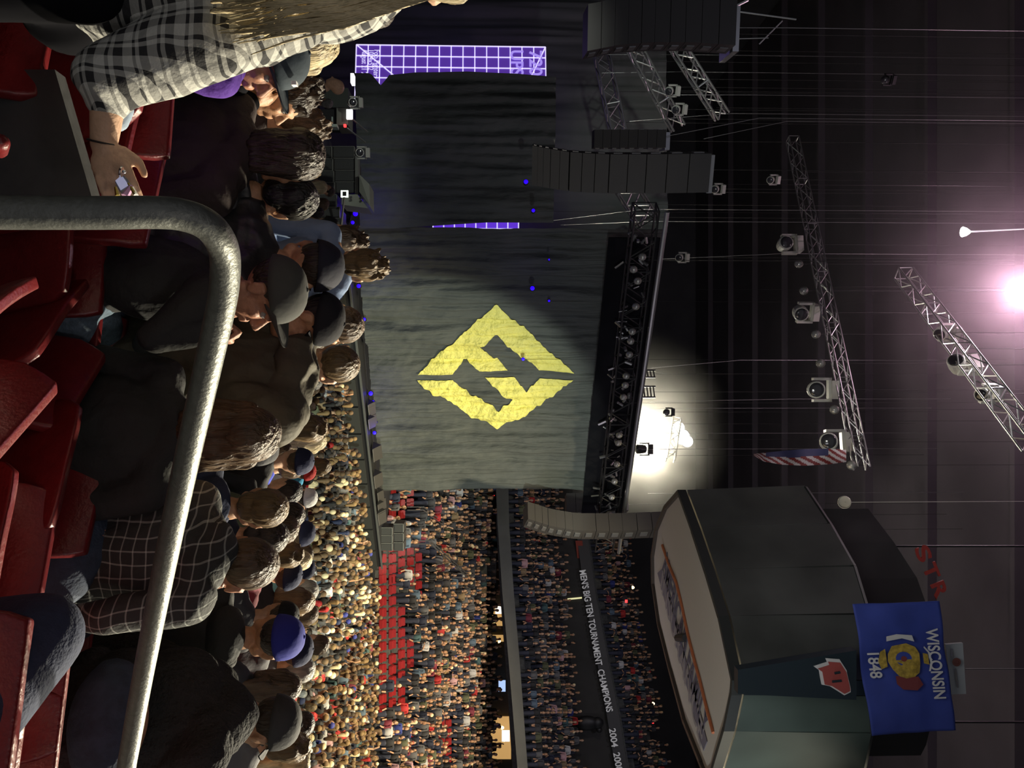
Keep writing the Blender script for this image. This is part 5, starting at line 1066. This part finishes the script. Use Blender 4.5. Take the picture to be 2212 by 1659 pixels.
# crowd barrier and gear along the foot of the stage
for i in range(9):
    u = 1 + i * (slen + 1) / 9; p = SA3 + sdir * u + snor * 1.75; root = empty('crowd_barrier', p, 'black crowd barrier section between the floor crowd and the stage', 'barrier', 'crowd barriers along the stage')
    mb = MB(); mb.tube([p + ZV * 1.15 - sdir * .7, p + ZV * 1.15 + sdir * .7], .03, 6); mb.build('top_rail', M_mid, root); mb = MB(); mb.box(p + ZV * .58, (sdir, snor, ZV), (.68, .02, .56)); mb.build('panel', M_black, root)
rr = random.Random(4)
for i in range(12):
    u = rr.uniform(6, slen + 1); p = SA3 + sdir * u + snor * rr.uniform(.6, 1.2) + ZV * 1.93; s = rr.uniform(.2, .34); root = empty('stage_monitor', p, 'small black wedge monitor on the stage edge in front of the curtain', 'speaker', 'wedge monitors on the stage edge')
    mb = MB(); a = [p + sdir * x + snor * y + ZV * z for x, y, z in ((-s, -s * .7, 0), (-s, s * .7, 0), (-s, -s * .1, s))]; mb.hull8(a, [v + sdir * 2 * s for v in a]); mb.build('cabinet', M_box, root); mb = MB(); mb.tube([a[1] + ZV * .02, a[1] + sdir * 2 * s + ZV * .02], .012, 5); mb.build('grille_edge', M_mid, root)
# large black stack at the right end of the stage, in front of the red seats
for i in range(6):
    sub(812, 848, 1140 + (i % 3) * 17, 1156 + (i % 3) * 17, 35.5 + (i // 3) * .01, 'black speaker box right of the curtain foot, in front of the red seats', 'boxes right of the curtain foot') if i < 3 else sub(850, 872, 1132 + (i % 3) * 20, 1150 + (i % 3) * 20, 36, 'tall dark box above the black boxes right of the curtain foot', 'dark boxes right of the curtain foot')
# ---------------------------------------------------------------- red seats of the opposite stand
mb = MB(); mb.box((0, 0, .56), (XV, Vector((0, 1, 0)), ZV), (.205, .04, .17)); mb.box((0, -.10, .48), (XV, Vector((0, 1, 0)), ZV), (.21, .10, .10)); mb.box((0, 0, .2), (XV, Vector((0, 1, 0)), ZV), (.03, .03, .2))
me_ = mb.mesh('far_seat'); bm = bmesh.new(); bm.from_mesh(me_); bmesh.ops.bevel(bm, geom=bm.edges[:], offset=.03, segments=2, affect='EDGES'); bm.to_mesh(me_); bm.free()
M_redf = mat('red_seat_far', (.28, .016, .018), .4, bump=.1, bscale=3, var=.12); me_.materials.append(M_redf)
zones = {0: [(1180, 1230), (1248, 1480), (1505, 1540)], 1: [(1060, 1112), (1180, 1252), (1248, 1400), (1420, 1530)], 2: [(1064, 1120), (1190, 1240), (1318, 1470), (1490, 1556)], 3: [(1062, 1100), (1188, 1262), (1385, 1440), (1560, 1625)], 4: [(1180, 1235), (1240, 1290)], 7: [(1540, 1659)], 8: [(1560, 1659)], 9: [(1052, 1090), (1425, 1450)], 12: [(1180, 1210)]}
nseat = 0; taken = set()
rn = {0: 'lowest', 1: 'second', 2: 'third', 3: 'fourth', 4: 'fifth', 7: 'eighth', 8: 'ninth', 9: 'tenth', 12: 'upper'}
for r, zs in zones.items():
    for z0, z1 in zs:
        d = rowd(r) + .35; x = (z0 - 829.5) / F * d
        while x < (z1 - 829.5) / F * d:
            if nseat < 290:
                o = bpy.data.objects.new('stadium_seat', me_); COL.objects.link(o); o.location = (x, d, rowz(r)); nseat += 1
                where = 'near the curtain' if z0 < 1170 else 'by the black boxes' if z0 < 1240 else 'long empty run under the crowd' if z0 < 1400 else 'toward the right end'
                tag(o, 'empty red seat, %s row of the opposite stand, %s' % (rn[r], where), 'seat', 'empty red seats, %s row %s' % (rn[r], where))
            taken.add((r, round(x * 2))); x += .52
def free(r, x): return not any((r, round(x * 2) + q) in taken for q in (0,))
# handrails of the opposite stand's stairs
for y0, y1, x0, x1 in [(1095, 1130, 915, 960), (1232, 1262, 835, 878), (1425, 1450, 832, 862), (1168, 1240, 930, 1010), (1300, 1330, 885, 925), (1505, 1560, 835, 880)]:
    root = empty('stair_rail', P(x0, y0, 41), 'thin grey stair handrail slanting between the red seats of the opposite stand', 'handrail', 'stair handrails of the opposite stand')
    for q in (0, 7):
        mb = MB(); a, b = P(x0, y0 + q, 41), P(x1, y1 + q, 45); mb.tube([a, b], .035, 6); mb.tube([a, a - ZV * .8], .03, 5); mb.tube([b, b - ZV * .8], .03, 5); mb.build('rail_pipe', M_mid, root)
for i in range(5):
    p = P(1040, 1190 + i * 14, 52); mb = MB()
    root = empty('guard_rail', p, 'black vertical-bar guard rail panel at the upper concourse edge', 'railing', 'concourse guard rails')
    for k in range(8): mb.tube([p + XV * k * .055, p + XV * k * .055 + ZV * .9], .012, 4)
    mb.tube([p + ZV * .9, p + ZV * .9 + XV * .42], .02, 4); mb.build('bars', M_mid, root)

# ---------------------------------------------------------------- crowd: shared figures
SHIRTC = [((.022, .022, .024), 'black', 34), ((.05, .05, .055), 'charcoal', 20), ((.13, .13, .135), 'grey', 13), ((.5, .5, .5), 'white', 5), ((.035, .045, .09), 'navy', 12), ((.05, .08, .42), 'bright blue', 2), ((.45, .03, .03), 'red', 2.5), ((.10, .11, .06), 'olive', 5), ((.25, .18, .10), 'tan', 4), ((.12, .24, .26), 'teal', 2), ((.20, .03, .05), 'maroon', 3), ((.5, .30, .32), 'pink', 1.5), ((.2, .3, .42), 'light blue', 3)]
FH = ['short', 'messy', 'long', 'bob', 'buzz', 'tail']; FC = ['brown', 'dark brown', 'blond', 'light brown', 'black', 'grey']
FIG = []
def figure(style, hc, arms, cap_=None, plump=1.0, turn=0):
    H = Vector((0, 0, 1.62)); D = joints(H, (0, 1, 0), dirv(turn, -.02), 'stand', 0, arms, 0.0, None, plump); vs = []; fs = []; mi = []
    def put(me, k):
        o = len(vs); vs.extend([tuple(v.co) for v in me.vertices]); fs.extend([tuple(i + o for i in p.vertices) for p in me.polygons]); mi.extend([k] * len(me.polygons)); bpy.data.meshes.remove(me)
    mb = MB(); body_shapes(mb, D, 1.05, plump); put(fuse(mb, .016, 3), 0)
    mb = MB(); hair_shapes(mb, H, *D['hb'], 'buzz' if cap_ else style, 1.05)
    if mb.v: put(fuse(mb, .014, 2, .006, 30, len(FIG), .4), 1)
    mb = MB(); shirt_shapes(mb, D, plump, 1.05, 1.0 if len(FIG) % 3 else .6, thick=.008 * (len(FIG) % 2)); put(fuse(mb, .018, 3, .012, 9, len(FIG)), 2)
    mb = MB(); trouser_shapes(mb, D); put(fuse(mb, .026, 3), 3)
    if cap_: mb = MB(); cap_shapes(mb, H, *D['hb'], 1.10); put(mb.mesh(), 4)
    me = bpy.data.meshes.new('figure'); me.from_pydata(vs, [], fs); me.polygons.foreach_set('material_index', mi); me.polygons.foreach_set('use_smooth', [True] * len(me.polygons))
    for m_ in (R.choice([M_skin, M_skin2, M_skin2]), M_hair[hc], M_shirt, M_jeans, cap_ or M_black): me.materials.append(m_)
    me.update(); FIG.append((me, style, hc, arms, cap_)); return me
capm = [cloth_mat('cap_red', (.4, .02, .02)), cloth_mat('cap_white', (.6, .6, .6)), cloth_mat('cap_navy', (.02, .025, .06)), cloth_mat('cap_black2', (.015, .015, .015))]
capn = {capm[0].name: 'red', capm[1].name: 'white', capm[2].name: 'navy', capm[3].name: 'black'}
for st, hc, ar, cp, pl, tn in [('short', 'brown', 'down', None, 1.05, -10), ('messy', 'light brown', 'front', None, 1, 5), ('long', 'blond', 'down', None, .9, -15), ('long', 'brown', 'front', None, .9, 10), ('buzz', 'dark brown', 'down', None, 1.12, -20), ('short', 'blond', 'phone', None, 1, 0), ('short', 'black', 'front', None, 1.1, -30),
        ('buzz', 'brown', 'down', capm[0], 1.05, -10), ('buzz', 'dark brown', 'front', capm[1], 1.05, 10), ('short', 'brown', 'down', capm[2], 1.1, -25), ('short', 'dark brown', 'down', capm[3], 1.05, 20), ('bald', 'grey', 'front', None, 1.15, 0), ('short', 'grey', 'down', None, 1.1, -15), ('bob', 'light brown', 'down', None, .9, 30), ('tail', 'blond', 'down', None, .9, -10), ('long', 'dark brown', 'oneup', None, .9, -5), ('short', 'light brown', 'up', None, 1.0, -5)]:
    figure(st, hc, ar, cp, pl, tn)
def pick():
    t = R.random() * sum(s[2] for s in SHIRTC)
    for c in SHIRTC:
        t -= c[2]
        if t <= 0: return c
    return SHIRTC[0]
names = {'short': 'short {} hair', 'messy': 'tousled {} hair', 'long': 'long {} hair', 'bob': 'chin-length {} hair', 'buzz': 'cropped {} hair', 'bald': 'shaved head', 'tail': '{} ponytail'}
armn = {'down': '', 'front': ', arms in front', 'phone': ', phone raised', 'oneup': ', one arm raised', 'up': ', both arms raised'}
def figure_label(fi, shirt, p):
    x, y, w = proj(p + Vector((0, 0, 1.6))); me, st, hc, ar, cp = FIG[fi]
    look = names[st].format(hc) if not cp else '%s cap' % capn[cp.name]
    rows = 'near rows' if ground(p) > 2.6 else 'lower rows' if ground(p) > .1 else 'floor crowd'
    side = 'left of curtain' if y < 500 else 'under curtain' if y < 1055 else 'by black boxes' if y < 1200 else 'under scoreboard' if y < 1440 else 'far right'
    return 'person in %s with %s%s, %s %s' % (shirt, look, armn[ar], rows, side), 'people in the %s %s, %s top, %s%s' % (rows, side, shirt, look, armn[ar])
NP_ = [0]
def put_person(p, fi=None, col=None, yaw=None, s=None):
    fi = R.randrange(len(FIG) - 2) if fi is None else fi; c = col or pick(); o = bpy.data.objects.new('person', FIG[fi][0]); COL.objects.link(o); o.location = p
    yaw = R.gauss(12, 25) if yaw is None else yaw; o.rotation_euler = (0, 0, math.radians(yaw)); s = s or R.uniform(.93, 1.06); o.scale = (s, s, s); o.color = (*c[0], 1)
    lb, gp = figure_label(fi, c[1], Vector(p)); tag(o, lb, 'person', gp); NP_[0] += 1; return o
used = []
def spaced(p, r):
    for q in used:
        if (q[0] - p[0]) ** 2 + (q[1] - p[1]) ** 2 < r * r: return False
    return True
for o in [x for x in SC.objects if x.name.startswith('person')]: used.append((o.location.x, o.location.y))
# picked ones, by their look and where the head shows
def at_head(px, py, d, fi, col, yaw=0, lab=None, dz=0):
    H = P(px, py, d); g = ground(H); s = (H.z - g) / 1.62; s_ = min(max(s, .9), 1.12); z = H.z - 1.62 * s_
    o = put_person((H.x, H.y, z if abs(z - g) < .6 else g), fi, col, yaw, s_); used.append((H.x, H.y))
    if lab: o['label'] = lab; del o['group']
    return o
C = {c[1]: c for c in SHIRTC}; C['purple'] = ((.10, .06, .22), 'purple', 0); C['white'] = ((.62, .64, .66), 'white', 0)
at_head(724, 186, 10.2, 11, C['black'], 110, 'bald man with dark glasses facing the camera below the purple screen'); at_head(704, 222, 15, 12, C['charcoal'], 30); at_head(700, 280, 14.5, 5, C['black'], 20); at_head(688, 402, 13.5, 2, C['navy'], 60); at_head(706, 411, 16, 4, C['black'], 120); at_head(690, 440, 12.5, 0, C['light blue'], 20, 'person in a light blue top among the faces left of the black boxes stack'); at_head(680, 460, 12, 6, C['black'], -20)
at_head(700, 492, 8.6, 10, C['black'], 10, 'person in a black band shirt left of the curly-haired standing man'); at_head(664, 372, 9, 1, C['black'], 0)
at_head(640, 905, 8.2, 1, C['charcoal'], 10, 'person in a charcoal top with an orange-lit head behind the olive jacket'); at_head(672, 955, 8.2, 2, C['black'], -40); at_head(600, 975, 7.0, 3, C['white'], 0, 'person in a white top with long brown hair beside the brown-haired woman'); at_head(625, 1010, 7.5, 0, ((.03, .05, .45), 'bright blue', 0), 10, 'person in a bright blue jersey with a pink crest above the brown-haired woman')
at_head(655, 1018, 9.4, 7, C['black'], 10, 'person in a small red cap beside the bright blue jersey'); at_head(690, 1010, 11, 13, ((.05, .35, .6), 'sky blue', 0), -10, 'person in a sky blue top beyond the red cap'); at_head(615, 1058, 6.4, 6, C['white'], 15, 'broad person in a white top below the bright blue jersey'); at_head(655, 1075, 8.5, 8, C['white'], 10, 'person in a white cap and white top in the lower rows')
at_head(618, 1110, 5.6, 4, C['black'], 0); at_head(600, 1140, 5.4, 0, C['olive'], 15); at_head(645, 1150, 7.8, 9, C['grey'], 15); at_head(606, 1195, 5.6, 1, C['maroon'], 20, 'person in a maroon checked top behind the grid-shirt man'); at_head(640, 1210, 7.4, 2, C['white'], -20); at_head(610, 1240, 5.8, 9, C['maroon'], 10); at_head(655, 1272, 8, 12, C['teal'], 10); at_head(640, 1300, 6.4, 13, C['black'], 10)
at_head(600, 1330, 5.2, 10, C['charcoal'], 15); at_head(655, 1325, 8.0, 3, C['bright blue'], 20, 'person in a bright blue top under a grey hood near the blue cap'); at_head(680, 1390, 9, 0, C['white'], 10); at_head(630, 1400, 6.0, 9, C['charcoal'], 10); at_head(640, 1440, 6.4, 12, C['grey'], 20); at_head(605, 1480, 5.0, 3, C['charcoal'], 30); at_head(590, 1525, 5.4, 13, ((.5, .1, .1), 'coral red', 0), 10, 'person in a coral red top behind the beanie wearer')
at_head(640, 1560, 6.2, 4, C['white'], 10, 'person in a white t-shirt right of the beanie wearer'); at_head(612, 1610, 5.2, 1, C['grey'], 5); at_head(625, 1650, 5.6, 2, C['maroon'], 10)
at_head(676, 950, 9.6, 14, C['black'], 0, 'blond person with a bright green headband facing left')
# green headband and other small worn things on that last one
H = P(676, 950, 9.6); mb = MB(); mb.lathe(H + ZV * .04, (0, -.2, 1), [(.095, -.03), (.108, 0), (.095, .03)], 16); tag(mb.build('headband', mat('green_band', (.12, .9, .08), .6), None, H), 'bright green headband on the blond person behind the brown-haired woman', 'headband')
# rows down the near side, then the front of the floor
cands = []
for k in range(4, 24):
    s_ = 1.6 + .8 * k + .35
    for i in range(-10, 34):
        q = AX * (i * .54 + R.uniform(-.1, .1)) + NX * (s_ + R.uniform(-.1, .12)); x, y, w = proj(Vector((q.x, q.y, terr(s_) + 1.6)))
        if 640 < y < 1700 and (y > 840 or w > 8) and R.random() < .88: cands.append((w, q.x, q.y))
for _ in range(14000):
    y = R.uniform(13, 36.5); x = R.uniform(-4.5, 19); 
    if sdist((x, y)) < 20.9: continue
    cands.append((y + 40, x, y))
dist_stage = lambda x, y: (Vector((x, y, 0)) - SA3).dot(snor)
floor_pts = []
for w, x, y in cands:
    if w > 40:
        u = (Vector((x, y, 0)) - SA3).dot(sdir); 
        if dist_stage(x, y) < 2.15 and u < slen + 4: continue
        if dist_stage(x, y) < 1.5: continue
        px, py, ww = proj(Vector((x, y, 1.6)))
        if not 640 < py < 1690 or y > 37.4: continue
        floor_pts.append((x, y)); continue
    if w <= 40 and proj(Vector((x, y, ground((x, y)) + 1.75)))[0] > 772: continue
    if spaced((x, y), .42): used.append((x, y)); floor_pts.append((x, y)) if NP_[0] > 292 else put_person((x, y, ground((x, y))))
# thin the floor out to a packed standing crowd
cells = {}; kept = []
for x, y in floor_pts:
    c = (int(x / .39), int(y / .39)); ok = True
    for i in (-1, 0, 1):
        for j in (-1, 0, 1):
            for q in cells.get((c[0] + i, c[1] + j), []):
                if (q[0] - x) ** 2 + (q[1] - y) ** 2 < .39 ** 2: ok = False
    if ok: cells.setdefault(c, []).append((x, y)); kept.append((x, y))
kept.sort(key=lambda q: q[1])
rest = []
for x, y in kept:
    if NP_[0] < 292: put_person((x, y, ground((x, y))))
    else: rest.append((x, y, ground((x, y)), R.gauss(12, 30), 1))
# everyone farther away is one mass of people
for r in range(NR):
    x = 3.5 * 1.0; d = rowd(r) + .25
    while x < 30:
        if free(r, x) and R.random() < .93: rest.append((x, d, rowz(r) - (.36 if R.random() < .5 else 0.05), R.gauss(150, 35), 1))
        x += R.uniform(.36, .5)
    x = 3.5
    while x < 30:
        if free(r, x) and free(r + 1, x) and R.random() < .6: rest.append((x, d + .5, rowz(r) + (0 if R.random() < .5 else -.15), R.gauss(150, 35), 1))
        x += R.uniform(.4, .6)
for r in range(2):
    x = 6
    while x < 30: rest.append((x, 53.2 + r * .7, 5.7 - .1, R.gauss(150, 60), 1)); x += R.uniform(.5, 1.4)
def deck_people(x0s, d0, rows, step, rise, dens):
    for r in range(rows):
        for i in range(len(ys) - 1):
            a = P(x0s[i], ys[i], d0[i]); b = P(x0s[i + 1], ys[i + 1], d0[i + 1]); L = (b - a).length; t = 0
            while t < L:
                p = a.lerp(b, t / L); q = Vector((p.x, p.y, 0)).normalized(); p = p + q * step * (r + .5)
                if R.random() < dens: rest.append((p.x, p.y, p.z + rise * r - .36, R.gauss(170, 30), .85))
                t += R.uniform(.42, .56)
deck_people([1096, 1097, 1106, 1118, 1127, 1138], D0, 8, 1.0, .42, .86); deck_people([1262, 1270, 1290, 1316, 1340, 1366], [64.5, 63, 61, 58.6, 56.6, 54.8], 6, 1.1, .55, .8)
# low figure: head, hair, torso, arms, legs
def low_fig(kind):
    mb = MB(); z = 1.6
    mb.ell((0, 0.01, z), (.078, .095, .12), None, 8, 6, 0)
    mb.ell((0, -.025, z + .035), (.088, .10, .10), None, 8, 6, 1)
    if kind == 1: mb.cap((0, -.06, z), .07, (0, -.08, z - .22), .045, 6, 1)
    mb.cap((0, 0, z - .1), .05, (0, 0, z - .18), .06, 6, 0)
    mb.cap((-.16, 0, z - .26), .075, (.16, 0, z - .26), .075, 6, 2); mb.ell((0, 0, z - .42), (.19, .13, .27), None, 8, 6, 2); mb.cap((0, 0, z - .62), .15, (0, 0, z - 1.5), .10, 6, 3)
    for s in (-1, 1):
        if kind == 2 and s > 0: mb.cap((.2, 0, z - .26), .05, (.27, .1, z + .05), .04, 6, 0); mb.cap((.27, .1, z + .05), .035, (.2, .12, z + .26), .04, 6, 0)
        elif kind == 3: mb.cap((s * .2, 0, z - .26), .055, (s * .22, .12, z - .5), .045, 6, 2); mb.cap((s * .22, .12, z - .5), .036, (s * .06, .26, z - .42), .036, 6, 0)
        else: mb.cap((s * .2, 0, z - .26), .055, (s * .25, .02, z - .55), .045, 6, 2); mb.cap((s * .25, .02, z - .55), .04, (s * .22, .14, z - .72), .035, 6, 0)
    return mb
import numpy as np
LF = [low_fig(k) for k in (0, 0, 1, 2, 3)]
LV = [np.array(l.v) for l in LF]; LQ = [l.f for l in LF]
vm = []
for l in LF:
    a = np.zeros(len(l.v), int)
    for f_, m_ in zip(l.f, l.mi):
        for i in f_: a[i] = m_
    vm.append(a)
hcs = 2.0 * np.array([HAIRC[k] for k in ('brown', 'dark brown', 'light brown', 'blond', 'black', 'brown', 'light brown')])  # hair colours brightened so distant heads read as lit
V = []; FQ = []; CC = []; off = 0
for x, y, z, yaw, sc in rest:
    k = R.choice((0, 1, 2, 2, 0, 1, 4 if R.random() < .3 else 0, 3 if R.random() < .15 else 0)); a = math.radians(yaw); s = R.uniform(.94, 1.06); c_, s_ = math.cos(a), math.sin(a); v = LV[k] * s
    V.append(np.stack([v[:, 0] * c_ - v[:, 1] * s_ + x, v[:, 0] * s_ + v[:, 1] * c_ + y, v[:, 2] + z], 1))
    FQ.extend([tuple(i + off for i in f_) for f_ in LQ[k]]); off += len(v); sk = np.array(R.choice([(.5, .27, .15), (.6, .37, .24), (.55, .32, .19)])); hc_ = hcs[R.randrange(len(hcs))]; sh = np.array(pick()[0]); sh = sh * .5 if sh[2] > sh[0] * 1.4 else sh
    if R.random() < .05: hc_ = np.array(R.choice([(.4, .02, .02), (.6, .6, .6), (.02, .03, .08), (.05, .06, .3)]))
    pal = np.stack([sk, hc_, sh, np.array((.03, .035, .06))]); CC.append(pal[vm[k]])
V = np.concatenate(V); CC = np.concatenate(CC); me = bpy.data.meshes.new('crowd'); me.from_pydata(V.tolist(), [], FQ); ca = me.attributes.new('tint', 'FLOAT_COLOR', 'POINT'); ca.data.foreach_set('color', np.concatenate([CC, np.ones((len(CC), 1))], 1).astype(np.float32).ravel())
me.polygons.foreach_set('use_smooth', [True] * len(me.polygons)); me.update()
mc = mat('crowd_cloth', (.2, .2, .2), .75); n, l = nt(mc); at_ = n.new('ShaderNodeAttribute'); at_.attribute_name = 'tint'; l.new(at_.outputs['Color'], n['Principled BSDF'].inputs['Base Color'])
o = link('crowd', me, None, [mc]); tag(o, 'dense mass of distant people filling the floor and the stands opposite', 'crowd'); o['kind'] = 'stuff'
print('PEOPLE', NP_[0], 'MASS', len(rest), 'SEATS', nseat)
